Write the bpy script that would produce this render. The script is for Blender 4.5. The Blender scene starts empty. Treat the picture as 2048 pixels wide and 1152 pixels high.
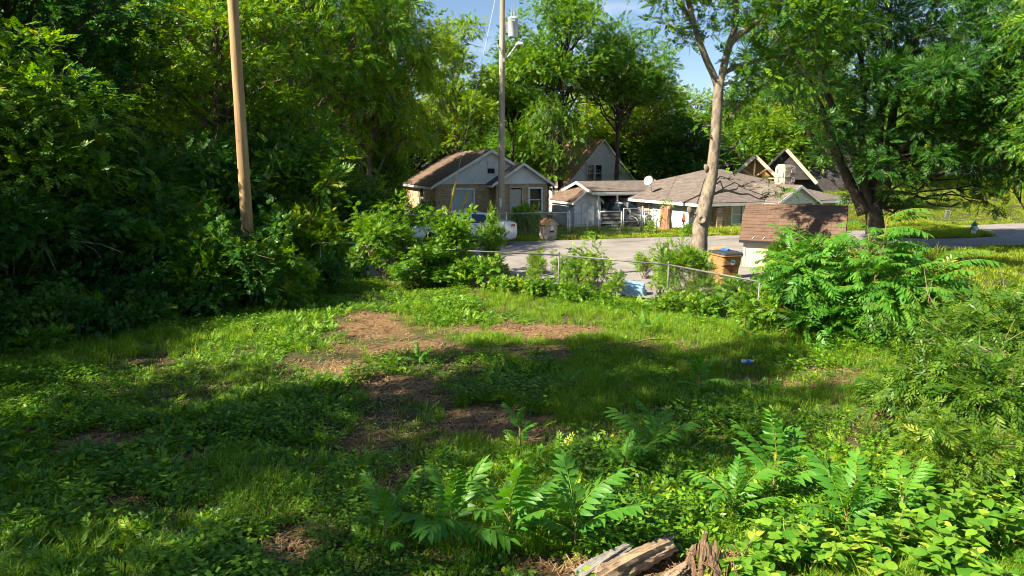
import bpy, bmesh, math, random
import numpy as np
from mathutils import Vector, Matrix, Euler
R = math.radians
rng = np.random.default_rng(7); random.seed(7)
SC = bpy.context.scene
COL = SC.collection
# ------------------------------------------------------------------ camera, sky, sun, exposure
F = 1365.0; CAMH = 3.5; TH = R(10.15)
cam = bpy.data.cameras.new('camera'); camo = bpy.data.objects.new('camera', cam); COL.objects.link(camo)
cam.sensor_width = 36; cam.lens = 36*F/2048; cam.clip_start = 0.05; cam.clip_end = 3000
camo.location = (0, 0, CAMH); camo.rotation_euler = (R(90)-TH, 0, 0)
SC.camera = camo
SUN_EL = R(40); SUN_AZ = math.atan2(-0.885, -0.465)          # azimuth from +Y, clockwise seen from above
SUNV = Vector((math.sin(SUN_AZ)*math.cos(SUN_EL), math.cos(SUN_AZ)*math.cos(SUN_EL), math.sin(SUN_EL)))
W = bpy.data.worlds.new('World'); SC.world = W; W.use_nodes = True
nt = W.node_tree; nt.nodes.clear()
o_ = nt.nodes.new('ShaderNodeOutputWorld'); bg = nt.nodes.new('ShaderNodeBackground')
sky = nt.nodes.new('ShaderNodeTexSky'); sky.sky_type = 'NISHITA'; sky.sun_disc = False
sky.sun_elevation = SUN_EL; sky.sun_rotation = SUN_AZ % (2*math.pi); sky.air_density = 1.0; sky.dust_density = 0.3; sky.ozone_density = 3.0
tc = nt.nodes.new('ShaderNodeTexCoord'); mp = nt.nodes.new('ShaderNodeMapping'); mp.inputs['Scale'].default_value = (1.4, 1.4, 9.0)
nz = nt.nodes.new('ShaderNodeTexNoise'); nz.inputs['Scale'].default_value = 2.2; nz.inputs['Detail'].default_value = 7; nz.inputs['Distortion'].default_value = .5
rp = nt.nodes.new('ShaderNodeValToRGB'); rp.color_ramp.elements[0].position = .52; rp.color_ramp.elements[1].position = .84
rp.color_ramp.elements[1].color = (.75, .75, .75, 1)
mx = nt.nodes.new('ShaderNodeMix'); mx.data_type = 'RGBA'; mx.inputs[7].default_value = (8.5, 8.8, 9.2, 1)
nt.links.new(tc.outputs['Generated'], mp.inputs[0]); nt.links.new(mp.outputs[0], nz.inputs['Vector'])
nt.links.new(nz.outputs[0], rp.inputs[0]); nt.links.new(rp.outputs[0], mx.inputs[0])
nt.links.new(sky.outputs[0], mx.inputs[6]); nt.links.new(mx.outputs[2], bg.inputs[0]); nt.links.new(bg.outputs[0], o_.inputs[0])
bg.inputs[1].default_value = 0.05
sun = bpy.data.lights.new('sun', 'SUN'); sun.energy = 5.0; sun.angle = R(0.55); sun.color = (1.0, .89, .69)
suno = bpy.data.objects.new('sun', sun); COL.objects.link(suno); suno.location = (-30, -10, 40)
suno.rotation_euler = SUNV.to_track_quat('Z', 'Y').to_euler()
SC.view_settings.view_transform = 'Standard'; SC.view_settings.look = 'None'; SC.view_settings.exposure = 1.65; SC.view_settings.gamma = 1
SC.cycles.use_denoising = True; SC.cycles.filter_width = 1.05; SC.cycles.max_bounces = 3; SC.cycles.use_adaptive_sampling = True; SC.cycles.adaptive_threshold = .035; SC.cycles.transparent_max_bounces = 8
SC.cycles.diffuse_bounces = 1; SC.cycles.glossy_bounces = 2; SC.cycles.transmission_bounces = 2
# ------------------------------------------------------------------ helpers
def ray(px, py):
    u = (px-1024)/F; v = (576-py)/F
    return Vector((u, math.cos(TH)+v*math.sin(TH), -math.sin(TH)+v*math.cos(TH)))
def P(px, py, Y):
    d = ray(px, py); return Vector((0, 0, CAMH)) + d*(Y/d.y)
def G(px, py, z=0.0):
    d = ray(px, py); return Vector((0, 0, CAMH)) + d*((z-CAMH)/d.z)
def sst(t): t = np.clip(t, 0, 1); return t*t*(3-2*t)
_ng = {}
def noise2(x, y, scale, seed=0):
    x = np.asarray(x, float)/scale+1000; y = np.asarray(y, float)/scale+1000
    if seed not in _ng: _ng[seed] = np.random.default_rng(seed+99).random((64, 64))
    g = _ng[seed]; xi = np.floor(x).astype(int); yi = np.floor(y).astype(int); fx = sst(x-xi); fy = sst(y-yi)
    a = g[xi % 64, yi % 64]; b = g[(xi+1) % 64, yi % 64]; c = g[xi % 64, (yi+1) % 64]; d = g[(xi+1) % 64, (yi+1) % 64]
    return (a*(1-fx)+b*fx)*(1-fy)+(c*(1-fx)+d*fx)*fy
def gz(x, y):
    x = np.asarray(x, float); y = np.asarray(y, float)
    lot = (1-sst((y-(17.0-.42*(x-3.9)))/2.0))*sst((y+2)/4)*(1-sst((x-12)/4))
    z = lot*(0.16*(noise2(x, y, 2.7, 3)-.5)+0.07*(noise2(x, y, .9, 4)-.5))
    z = z-0.5*sst((y-38)/5)*sst((x+2)/6)*(1-sst((x-20)/5))
    z = z+sst((x-20)/7)*np.clip((y-43)*.11, 0, 2.4)
    z = z-0.15*sst((y-70)/60)
    return z
def gzf(x, y): return float(gz(x, y))
def onG(px, py):
    p = G(px, py)
    for _ in range(3): p = G(px, py, gzf(p.x, p.y))
    return p
class MB:
    def __init__(s): s.v = []; s.f = []
    def add(s, vs, fs):
        n = len(s.v); s.v += [tuple(v) for v in vs]; s.f += [tuple(i+n for i in f) for f in fs]; return s
    def box(s, c, size, M=None):
        hx, hy, hz = size[0]/2, size[1]/2, size[2]/2
        vs = [Vector((x, y, z)) for x in (-hx, hx) for y in (-hy, hy) for z in (-hz, hz)]
        if M is not None: vs = [M @ v for v in vs]
        c = Vector(c); return s.add([v+c for v in vs], [(0,1,3,2),(4,6,7,5),(0,4,5,1),(2,3,7,6),(0,2,6,4),(1,5,7,3)])
    def bb(s, x0, x1, y0, y1, z0, z1): return s.box(((x0+x1)/2, (y0+y1)/2, (z0+z1)/2), (abs(x1-x0), abs(y1-y0), abs(z1-z0)))
    def bar(s, a, b, w, h):
        a = Vector(a); b = Vector(b); d = (b-a); L = d.length; M = d.to_track_quat('X', 'Z').to_matrix()
        return s.box((a+b)/2, (L, w, h), M)
    def tube(s, pts, rad, n=8, cap=True, wob=0, twist=0):
        pts = [Vector(p) for p in pts]; m = len(pts)
        if not hasattr(rad, '__len__'): rad = [rad]*m
        base = len(s.v); ref = None; rn = random.Random(len(s.v)+m)
        for i, p in enumerate(pts):
            d = (pts[min(i+1, m-1)]-pts[max(i-1, 0)])
            if d.length < 1e-9: d = Vector((0, 0, 1))
            d.normalize()
            if ref is None: ref = d.orthogonal().normalized()
            ref = (ref-d*ref.dot(d))
            if ref.length < 1e-6: ref = d.orthogonal()
            ref.normalize(); b = d.cross(ref)
            for k in range(n):
                a = 2*math.pi*k/n+twist*i; r = rad[i]*(1+wob*(rn.random()-.5))
                s.v.append(tuple(p+(ref*math.cos(a)+b*math.sin(a))*r))
        for i in range(m-1):
            for k in range(n):
                a = base+i*n+k; b2 = base+i*n+(k+1) % n
                s.f.append((a, b2, b2+n, a+n))
        if cap:
            s.f.append(tuple(base+k for k in range(n-1, -1, -1))); s.f.append(tuple(base+(m-1)*n+k for k in range(n)))
        return s
    def lathe(s, prof, n=16, c=(0, 0, 0), M=None):
        base = len(s.v); c = Vector(c)
        for r, z in prof:
            for k in range(n):
                a = 2*math.pi*k/n; v = Vector((r*math.cos(a), r*math.sin(a), z))
                s.v.append(tuple((M @ v if M is not None else v)+c))
        m = len(prof)
        for i in range(m-1):
            for k in range(n):
                a = base+i*n+k; b = base+i*n+(k+1) % n; s.f.append((a, b, b+n, a+n))
        s.f.append(tuple(base+k for k in range(n-1, -1, -1))); s.f.append(tuple(base+(m-1)*n+k for k in range(n)))
        return s
    def prism(s, poly, d):                      # poly: list of 3-D points, extruded by vector d
        d = Vector(d); n = len(poly); vs = [Vector(p) for p in poly]; vs = vs+[v+d for v in vs]
        return s.add(vs, [tuple(range(n-1, -1, -1)), tuple(range(n, 2*n))]+[(i, (i+1) % n, (i+1) % n+n, i+n) for i in range(n)])
    def build(s, name, mat, parent=None, smooth=False, bevel=0, fix=True):
        me = bpy.data.meshes.new(name); me.from_pydata(s.v, [], s.f)
        if fix or bevel:
            bm = bmesh.new(); bm.from_mesh(me)
            if bevel: bmesh.ops.bevel(bm, geom=[e for e in bm.edges if len(e.link_faces) == 2 and e.calc_face_angle(0) > .6], offset=bevel, segments=2, affect='EDGES', profile=.6)
            bmesh.ops.recalc_face_normals(bm, faces=bm.faces); bm.to_mesh(me); bm.free()
        me.materials.append(mat)
        if smooth: me.shade_smooth()
        return obj(name, me, parent)
def obj(name, me, parent=None):
    o = bpy.data.objects.new(name, me); COL.objects.link(o)
    if parent is not None: o.parent = parent
    return o
def tag(o, label=None, cat=None, group=None, kind=None):
    if label: o['label'] = label
    if cat: o['category'] = cat
    if group: o['group'] = group
    if kind: o['kind'] = kind
    return o
def thing(name, label, cat, loc=(0, 0, 0), rz=0, group=None):
    o = bpy.data.objects.new(name, None); COL.objects.link(o); o.location = loc; o.rotation_euler = (0, 0, rz); o.empty_display_size = .2
    return tag(o, label, cat, group)
def copy_tree(o, parent=None):
    c = o.copy(); COL.objects.link(c); c.parent = parent
    for ch in list(o.children): copy_tree(ch, c)
    return c
def npmesh(name, V, Fc, mat, attr=None, smooth=False):
    """V (n,3), Fc (m,k) -> mesh, fast"""
    V = np.asarray(V, np.float32); Fc = np.asarray(Fc, np.int32); k = Fc.shape[1]
    me = bpy.data.meshes.new(name); me.vertices.add(len(V)); me.vertices.foreach_set('co', V.ravel())
    me.loops.add(Fc.size); me.loops.foreach_set('vertex_index', Fc.ravel())
    me.polygons.add(len(Fc)); me.polygons.foreach_set('loop_start', np.arange(0, Fc.size, k, dtype=np.int32))
    me.polygons.foreach_set('loop_total', np.full(len(Fc), k, np.int32))
    if attr is not None:
        a = me.attributes.new('v', 'FLOAT', 'POINT'); a.data.foreach_set('value', np.asarray(attr, np.float32))
    me.update(calc_edges=True); me.materials.append(mat)
    if smooth: me.shade_smooth()
    return me
# ------------------------------------------------------------------ materials
def L_(nt, a, b): nt.links.new(a, b)
def mat(name, c1, c2=None, scale=6, rough=.8, metal=0, bump=0, bscale=40, detail=5, spec=.4, lo=.35, hi=.65, stretch=(1, 1, 1), c3=None, s3=1.0, coat=0):
    m = bpy.data.materials.new(name); m.use_nodes = True; n = m.node_tree; p = n.nodes['Principled BSDF']
    p.inputs['Roughness'].default_value = rough; p.inputs['Metallic'].default_value = metal; p.inputs['Specular IOR Level'].default_value = spec
    p.inputs['Coat Weight'].default_value = coat
    p.inputs['Base Color'].default_value = (*c1, 1)
    t = n.nodes.new('ShaderNodeTexCoord'); mp = n.nodes.new('ShaderNodeMapping'); mp.inputs['Scale'].default_value = stretch
    L_(n, t.outputs['Object'], mp.inputs[0])
    def nz(sc, lo, hi, det=detail):
        z = n.nodes.new('ShaderNodeTexNoise'); z.inputs['Scale'].default_value = sc; z.inputs['Detail'].default_value = det; z.inputs['Roughness'].default_value = .62
        L_(n, mp.outputs[0], z.inputs['Vector'])
        r = n.nodes.new('ShaderNodeMapRange'); r.inputs[1].default_value = lo; r.inputs[2].default_value = hi; L_(n, z.outputs[0], r.inputs[0]); return z, r.outputs[0]
    if c2 is not None:
        z, f = nz(scale, lo, hi); mx = n.nodes.new('ShaderNodeMix'); mx.data_type = 'RGBA'
        mx.inputs[6].default_value = (*c1, 1); mx.inputs[7].default_value = (*c2, 1); L_(n, f, mx.inputs[0]); out = mx.outputs[2]
        if c3 is not None:
            z, f = nz(s3, .5, .72); m2 = n.nodes.new('ShaderNodeMix'); m2.data_type = 'RGBA'; L_(n, out, m2.inputs[6]); m2.inputs[7].default_value = (*c3, 1)
            L_(n, f, m2.inputs[0]); out = m2.outputs[2]
        L_(n, out, p.inputs['Base Color'])
    if bump:
        z, f = nz(bscale, 0, 1, 8); b = n.nodes.new('ShaderNodeBump'); b.inputs['Strength'].default_value = bump; b.inputs['Distance'].default_value = .02
        L_(n, z.outputs[0], b.inputs['Height']); L_(n, b.outputs[0], p.inputs['Normal'])
    return m
def brickmat(name, c1, c2, mortar, bw=.22, bh=.075, ms=.012, rough=.9, bump=.6, offs=.5, stain=None):
    m = bpy.data.materials.new(name); m.use_nodes = True; n = m.node_tree; p = n.nodes['Principled BSDF']; p.inputs['Roughness'].default_value = rough
    t = n.nodes.new('ShaderNodeTexCoord'); s = n.nodes.new('ShaderNodeSeparateXYZ'); L_(n, t.outputs['Object'], s.inputs[0])
    ad = n.nodes.new('ShaderNodeMath'); ad.operation = 'ADD'; L_(n, s.outputs[0], ad.inputs[0]); L_(n, s.outputs[1], ad.inputs[1])
    cb = n.nodes.new('ShaderNodeCombineXYZ'); L_(n, ad.outputs[0], cb.inputs[0]); L_(n, s.outputs[2], cb.inputs[1])
    b = n.nodes.new('ShaderNodeTexBrick'); L_(n, cb.outputs[0], b.inputs['Vector']); b.inputs['Scale'].default_value = 1; b.offset = offs
    b.inputs['Brick Width'].default_value = bw; b.inputs['Row Height'].default_value = bh; b.inputs['Mortar Size'].default_value = ms
    b.inputs['Color1'].default_value = (*c1, 1); b.inputs['Color2'].default_value = (*c2, 1); b.inputs['Mortar'].default_value = (*mortar, 1); b.inputs['Bias'].default_value = -.1
    z = n.nodes.new('ShaderNodeTexNoise'); z.inputs['Scale'].default_value = 3.5; z.inputs['Detail'].default_value = 6; L_(n, t.outputs['Object'], z.inputs['Vector'])
    mx = n.nodes.new('ShaderNodeMix'); mx.data_type = 'RGBA'; mx.blend_type = 'MULTIPLY'; mx.inputs[0].default_value = .8; L_(n, b.outputs[0], mx.inputs[6])
    r = n.nodes.new('ShaderNodeValToRGB'); r.color_ramp.elements[0].position = .3; r.color_ramp.elements[0].color = (.55, .5, .48, 1); r.color_ramp.elements[1].position = .7; r.color_ramp.elements[1].color = (1.1, 1.08, 1.05, 1)
    L_(n, z.outputs[0], r.inputs[0]); L_(n, r.outputs[0], mx.inputs[7]); L_(n, mx.outputs[2], p.inputs['Base Color'])
    bp = n.nodes.new('ShaderNodeBump'); bp.inputs['Strength'].default_value = bump; bp.inputs['Distance'].default_value = .015; bp.invert = True
    L_(n, b.outputs['Fac'], bp.inputs['Height']); L_(n, bp.outputs[0], p.inputs['Normal'])
    return m
def leafmat(name, ca, cb, cc=None, trans=.38, rough=.42, spec=.3):
    m = bpy.data.materials.new(name); m.use_nodes = True; n = m.node_tree; p = n.nodes['Principled BSDF']; out = n.nodes['Material Output']
    p.inputs['Roughness'].default_value = rough; p.inputs['Specular IOR Level'].default_value = spec
    a = n.nodes.new('ShaderNodeAttribute'); a.attribute_name = 'v'
    oi = n.nodes.new('ShaderNodeObjectInfo')
    m1 = n.nodes.new('ShaderNodeMath'); m1.operation = 'MULTIPLY_ADD'; m1.inputs[1].default_value = .34; L_(n, oi.outputs['Random'], m1.inputs[0]); m1.inputs[2].default_value = -.16
    m2 = n.nodes.new('ShaderNodeMath'); m2.operation = 'ADD'; L_(n, a.outputs['Fac'], m2.inputs[0]); L_(n, m1.outputs[0], m2.inputs[1])
    r = n.nodes.new('ShaderNodeValToRGB'); e = r.color_ramp.elements; e[0].position = .12; e[0].color = (*ca, 1); e[1].position = .8; e[1].color = (*cb, 1)
    if cc: x = e.new(.97); x.color = (*cc, 1)
    L_(n, m2.outputs[0], r.inputs[0]); L_(n, r.outputs[0], p.inputs['Base Color'])
    t = n.nodes.new('ShaderNodeBsdfTranslucent'); hs = n.nodes.new('ShaderNodeHueSaturation'); hs.inputs['Hue'].default_value = .486; hs.inputs['Saturation'].default_value = 1.1; hs.inputs['Value'].default_value = 1.75
    L_(n, r.outputs[0], hs.inputs['Color']); L_(n, hs.outputs[0], t.inputs['Color'])
    mx = n.nodes.new('ShaderNodeMixShader'); mx.inputs[0].default_value = trans; L_(n, p.outputs[0], mx.inputs[1]); L_(n, t.outputs[0], mx.inputs[2]); L_(n, mx.outputs[0], out.inputs['Surface'])
    return m
def glassmat(name, c, rough=.04, alpha=1):
    m = mat(name, c, rough=rough, spec=.8); return m
M = {}
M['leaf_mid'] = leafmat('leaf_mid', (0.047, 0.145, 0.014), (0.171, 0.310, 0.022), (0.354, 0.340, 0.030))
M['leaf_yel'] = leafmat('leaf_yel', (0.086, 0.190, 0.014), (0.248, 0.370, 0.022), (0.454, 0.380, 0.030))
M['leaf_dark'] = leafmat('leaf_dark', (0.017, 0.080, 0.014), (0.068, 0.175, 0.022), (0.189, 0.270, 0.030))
M['leaf_shrub'] = leafmat('leaf_shrub', (0.059, 0.165, 0.014), (0.189, 0.330, 0.024), (0.401, 0.400, 0.040))
M['leaf_heaven'] = leafmat('leaf_heaven', (0.037, 0.160, 0.020), (0.119, 0.300, 0.028), (0.302, 0.300, 0.040), trans=.36, rough=.42)
M['leaf_broad'] = leafmat('leaf_broad', (0.065, 0.20, 0.020), (0.20, 0.36, 0.032), (0.410, 0.470, 0.060), trans=.38, rough=.42)
M['leaf_slim'] = leafmat('leaf_slim', (0.043, 0.119, 0.012), (0.136, 0.238, 0.020), (0.289, 0.306, 0.043), trans=.34)
M['grass'] = leafmat('grass', (0.059, 0.190, 0.012), (0.260, 0.400, 0.020), (0.531, 0.400, 0.100), trans=.40, rough=.55)
M['grass_lawn'] = leafmat('grass_lawn', (0.108, 0.210, 0.012), (0.292, 0.360, 0.022), (0.497, 0.380, 0.120), trans=.38, rough=.55)
M['weed'] = leafmat('weed', (0.026, 0.115, 0.012), (0.189, 0.360, 0.022), (0.401, 0.440, 0.040), trans=.34)
M['straw'] = mat('straw', (.30, .20, .09), (.42, .30, .15), 8, .9)
M['bark'] = mat('bark', (.085, .062, .045), (.19, .15, .115), 9, .92, bump=.9, bscale=16, stretch=(1, 1, .25))
M['bark_dark'] = mat('bark_dark', (.03, .024, .018), (.075, .06, .045), 9, .92, bump=.8, bscale=18, stretch=(1, 1, .25))
M['bark_pale'] = mat('bark_pale', (.14, .112, .085), (.29, .24, .18), 9, .95, bump=1, bscale=11, stretch=(1, 1, .45), c3=(.055, .043, .033), s3=6)
M['twig'] = mat('twig', (.15, .11, .07), (.26, .2, .13), 12, .9)
M['stem'] = mat('stem', (.16, .12, .05), (.24, .16, .07), 12, .7)
M['stem_green'] = mat('stem_green', (.16, .20, .05), (.24, .17, .08), 12, .6)
# ------------------------------------------------------------------ ground and road
FEN = [(-4.7, 20.8), (1.3, 18.75), (3.94, 17.0), (5.3, 14.4)]     # the near fence line
_fx = np.array([-14]+[p[0] for p in FEN[:3]]+[8.0, 12.0]); _fy = np.array([24.5]+[p[1] for p in FEN[:3]]+[17.2, 17.5])
def fence_y(x): return np.interp(x, _fx, _fy)
DIRT = [(735, 655, 85, 24, 1.), (830, 690, 70, 16, .8), (690, 738, 60, 18, .9), (640, 760, 50, 20, .8), (850, 640, 60, 9, .9), (905, 655, 50, 8, .7), (1040, 648, 45, 14, .9), (1145, 665, 70, 14, 1.),
        (1040, 702, 90, 10, .9), (1105, 714, 60, 7, .9), (1255, 698, 50, 9, .6), (940, 742, 50, 10, .9), (830, 785, 120, 20, .9), (980, 770, 50, 8, .6), (960, 848, 110, 26, .95), (1045, 852, 60, 18, 1.),
        (1120, 880, 100, 22, .6), (790, 965, 80, 40, .75), (770, 1010, 60, 30, .6), (495, 846, 50, 14, .9), (215, 885, 110, 28, .9), (330, 925, 120, 30, .95), (235, 985, 90, 26, .9), (225, 1035, 70, 22, .9), (330, 1085, 60, 18, .9), (360, 1030, 130, 40, .7),
        (555, 1115, 90, 25, .9), (610, 1060, 100, 30, .6), (1825, 850, 90, 34, 1.), (1850, 780, 60, 25, .7), (1560, 760, 90, 12, .5), (1690, 745, 70, 10, .6), (1260, 1140, 190, 30, .9), (1300, 1170, 220, 40, 1.), (720, 880, 60, 20, .5),
        (60, 870, 80, 14, .8), (570, 605, 45, 8, .7), (1140, 945, 60, 22, .5), (1300, 1000, 70, 20, .3)]
_D = []
for px, py, rx, ry, w in DIRT:
    g = G(px, py); _D.append((g.x, g.y, rx/F*g.y, max(.18, ry*g.y**2/(CAMH*F)), w))
def dirt(x, y):
    x = np.asarray(x, float); y = np.asarray(y, float); d = np.zeros_like(x)
    w = .7*(noise2(x, y, .8, 11)-.5)+.6*(noise2(x, y, .3, 12)-.5)
    for cx, cy, rx, ry, a in _D:
        q = ((x-cx)/rx)**2+((y-cy)/ry)**2
        d = np.maximum(d, a*np.clip((1.7-.8*q-w*3.4)*.7, 0, 1))
    return np.clip(d, 0, 1)
def axis(lo, hi, step, far_lo, far_hi):
    a = list(np.arange(lo, hi, step)); x = hi; s = step
    while x < far_hi: a.append(x); s *= 1.16; x += min(s, 40)
    a.append(far_hi); x = lo; s = step; b = []
    while x > far_lo: s *= 1.16; x -= min(s, 40); b.append(x)
    return np.array(b[::-1]+a)
xs = axis(-11, 11, .13, -420, 420); ys = axis(3.5, 21, .13, -120, 700)
X, Y = np.meshgrid(xs, ys); Z = gz(X, Y); nx, ny = len(xs), len(ys)
idx = np.arange(nx*ny).reshape(ny, nx)
Fq = np.stack([idx[:-1, :-1], idx[:-1, 1:], idx[1:, 1:], idx[1:, :-1]], -1).reshape(-1, 4)
def ground_mat():
    m = bpy.data.materials.new('ground'); m.use_nodes = True; n = m.node_tree; p = n.nodes['Principled BSDF']; p.inputs['Roughness'].default_value = .95; p.inputs['Specular IOR Level'].default_value = .15
    a = n.nodes.new('ShaderNodeAttribute'); a.attribute_name = 'v'; t = n.nodes.new('ShaderNodeTexCoord')
    def nz(s, d=6): z = n.nodes.new('ShaderNodeTexNoise'); z.inputs['Scale'].default_value = s; z.inputs['Detail'].default_value = d; z.inputs['Roughness'].default_value = .7; L_(n, t.outputs['Object'], z.inputs['Vector']); return z
    def ramp(src, stops):
        r = n.nodes.new('ShaderNodeValToRGB'); e = r.color_ramp.elements
        e[0].position = stops[0][0]; e[0].color = (*stops[0][1], 1); e[1].position = stops[-1][0]; e[1].color = (*stops[-1][1], 1)
        for q, c in stops[1:-1]: x = e.new(q); x.color = (*c, 1)
        L_(n, src, r.inputs[0]); return r.outputs[0]
    green = ramp(nz(5).outputs[0], [(.3, (.035, .045, .016)), (.5, (.06, .062, .024)), (.7, (.11, .078, .04))])
    soil = ramp(nz(9, 9).outputs[0], [(.28, (.05, .03, .018)), (.46, (.145, .085, .042)), (.62, (.225, .135, .068)), (.78, (.32, .21, .12))])
    mx = n.nodes.new('ShaderNodeMix'); mx.data_type = 'RGBA'; L_(n, a.outputs['Fac'], mx.inputs[0]); L_(n, green, mx.inputs[6]); L_(n, soil, mx.inputs[7]); L_(n, mx.outputs[2], p.inputs['Base Color'])
    b = n.nodes.new('ShaderNodeBump'); b.inputs['Strength'].default_value = .9; b.inputs['Distance'].default_value = .03; L_(n, nz(26, 10).outputs[0], b.inputs['Height']); L_(n, b.outputs[0], p.inputs['Normal'])
    return m
gd = dirt(X.ravel(), Y.ravel())
g_ = tag(obj('ground', npmesh('ground', np.stack([X.ravel(), Y.ravel(), Z.ravel()], 1), Fq, ground_mat(), gd, True)), kind='structure')
g_['label'] = 'weedy ground of the empty lot with bare reddish dirt patches'
# asphalt street: one sheet between the near and far edge lines
FAR = [(-60, 12), (-30, 22.5), (-10, 29.3), (1.3, 31.9), (6.6, 33.4), (11.4, 34.6), (20, 37.6), (29.7, 41.5), (45, 47.5), (90, 68)]
NEAR = [(-60, 6), (-30, 16.5), (-12, 24.2), (-5.9, 21.9), (1.3, 19.3), (4.1, 17.6), (7.2, 20.6), (11.5, 26.0), (21, 29.7), (45, 37), (90, 55)]
def resample(pl, n, x0, x1):
    a = np.array(pl); x = np.linspace(x0, x1, n); return x, np.interp(x, a[:, 0], a[:, 1])
n = 240; x, yf = resample(FAR, n, -58, 88); _, yn = resample(NEAR, n, -58, 88)
t = np.linspace(0, 1, 16)[:, None]; RY = yn[None]*(1-t)+yf[None]*t
RY += (.10*(noise2(x, x*0, .7, 21)-.5)+.22*(noise2(x, x*0, 2.2, 22)-.5))[None]*(np.abs(t-.5)*2)**6
RX = np.repeat(x[None], 16, 0); RZ = gz(RX, RY)*0+.03*np.ones_like(RX)+.03*(1-(2*t-1)**2)
RZ = RZ+np.maximum(gz(RX, RY), 0)
idx = np.arange(16*n).reshape(16, n); Fr = np.stack([idx[:-1, :-1], idx[:-1, 1:], idx[1:, 1:], idx[1:, :-1]], -1).reshape(-1, 4)
M['asphalt'] = mat('asphalt', (.20, .183, .172), (.27, .248, .235), 1.1, .88, bump=.3, bscale=120, c3=(.155, .14, .13), s3=.45)
rd = obj('street', npmesh('street', np.stack([RX.ravel(), RY.ravel(), RZ.ravel()], 1), Fr, M['asphalt'], None, True))
tag(rd, 'worn grey asphalt street crossing behind the lot', kind='structure')
# tar cracks of the street: thin dark sealed lines that lie on the sheet
M['tar'] = mat('tar', (.10, .09, .085), (.16, .145, .135), 8, .8)
def road_z(x, y): return .0635
for pts in ([(1350, 476), (1280, 484), (1180, 489)], [(1480, 478), (1400, 486), (1290, 492)], [(1960, 470), (2010, 466), (2060, 464)]):
    pp = [onG(*q) for q in pts]; mb = MB()
    pl = [];
    for i in range(len(pp)-1):
        for k in range(8): q = pp[i].lerp(pp[i+1], k/8); pl.append(q+Vector((0, .10*math.sin(5*q.x)+.06*math.sin(11*q.x), 0)))
    vs = []; fs = []
    for i, q in enumerate(pl): vs += [(q.x, q.y-.03, .068), (q.x, q.y+.03, .068)]
    fs = [(2*i, 2*i+2, 2*i+3, 2*i+1) for i in range(len(pl)-1)]
    c = mb.add(vs, fs).build('tar_seam', M['tar'], rd, fix=False)
# grass wedge with the hydrant
WEDGE = [onG(*q) for q in ((1760, 474), (1850, 480), (1930, 478), (1985, 475.5), (1960, 468), (1930, 460), (1880, 454), (1800, 452))]
M['verge'] = mat('verge', (.05, .06, .022), (.13, .12, .05), 3, .95, bump=.5, bscale=20)
mb = MB(); mb.prism([(p.x, p.y, .0) for p in WEDGE], (0, 0, .11)); wedge = mb.build('traffic_island', M['verge'])
tag(wedge, 'grassy wedge beside the junction with a worn sandy tip', kind='structure')
M['gravel'] = mat('gravel', (.36, .30, .22), (.5, .43, .33), 14, .95, bump=.5, bscale=60)
dv = [onG(*q) for q in ((1420, 468), (1500, 470), (1500, 461), (1425, 459))]
mb = MB(); mb.add([(p.x, p.y, gzf(p.x, p.y)+.02) for p in dv], [(0, 1, 2, 3)]); tag(mb.build('driveway', M['gravel'], fix=False), 'short pale gravel driveway off the street', kind='structure')

# ------------------------------------------------------------------ foliage library
def leafquad(b, d, nrm, L, Wd, fold=.18):
    """one folded leaf: base b, direction d, normal nrm -> 4 verts"""
    s = np.cross(nrm, d); mid = b+d*L*.45
    return np.array([b, mid+s*Wd/2-nrm*Wd*fold, b+d*L-nrm*L*.08, mid-s*Wd/2-nrm*Wd*fold])
def sprig(kind, seed):
    r = np.random.default_rng(seed); V = []
    def unit(v): return v/np.linalg.norm(v)
    if kind == 'alt': n, L, Wd, ang = 9, .34, .17, 52
    elif kind == 'broad': n, L, Wd, ang = 7, .42, .29, 58
    elif kind == 'slim': n, L, Wd, ang = 9, .44, .12, 48
    elif kind == 'pin': n, L, Wd, ang = 17, .30, .085, 66
    elif kind == 'fine': n, L, Wd, ang = 22, .16, .06, 60
    elif kind == 'needle': n, L, Wd, ang = 18, .26, .06, 38
    for i in range(n):
        t = (i+1)/n; side = 1 if i % 2 else -1
        if kind == 'pin': t = ((i//2)+1.5)/((n+1)/2+.5)
        x = .1+.85*t; z = -.22*t*t; a = R(ang*(1-.45*t)*side*r.uniform(.8, 1.2))
        if i == n-1: a = R(r.uniform(-15, 15))
        d = np.array([math.cos(a), math.sin(a), r.uniform(-.35, .12)]); d = unit(d)
        nr = unit(np.array([r.normal()*.22, r.normal()*.22, 1])); nr = unit(nr-d*nr.dot(d))
        k = (.55+.45*math.sin(math.pi*min(1, .15+t*.8)))*r.uniform(.8, 1.15)
        V.append(leafquad(np.array([x, 0, z]), d, nr, L*k, Wd*k*1.1))
    return np.concatenate(V)
SPR = {k: [sprig(k, i*17+3) for i in range(4)] for k in ('alt', 'broad', 'slim', 'pin', 'fine', 'needle')}
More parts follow.
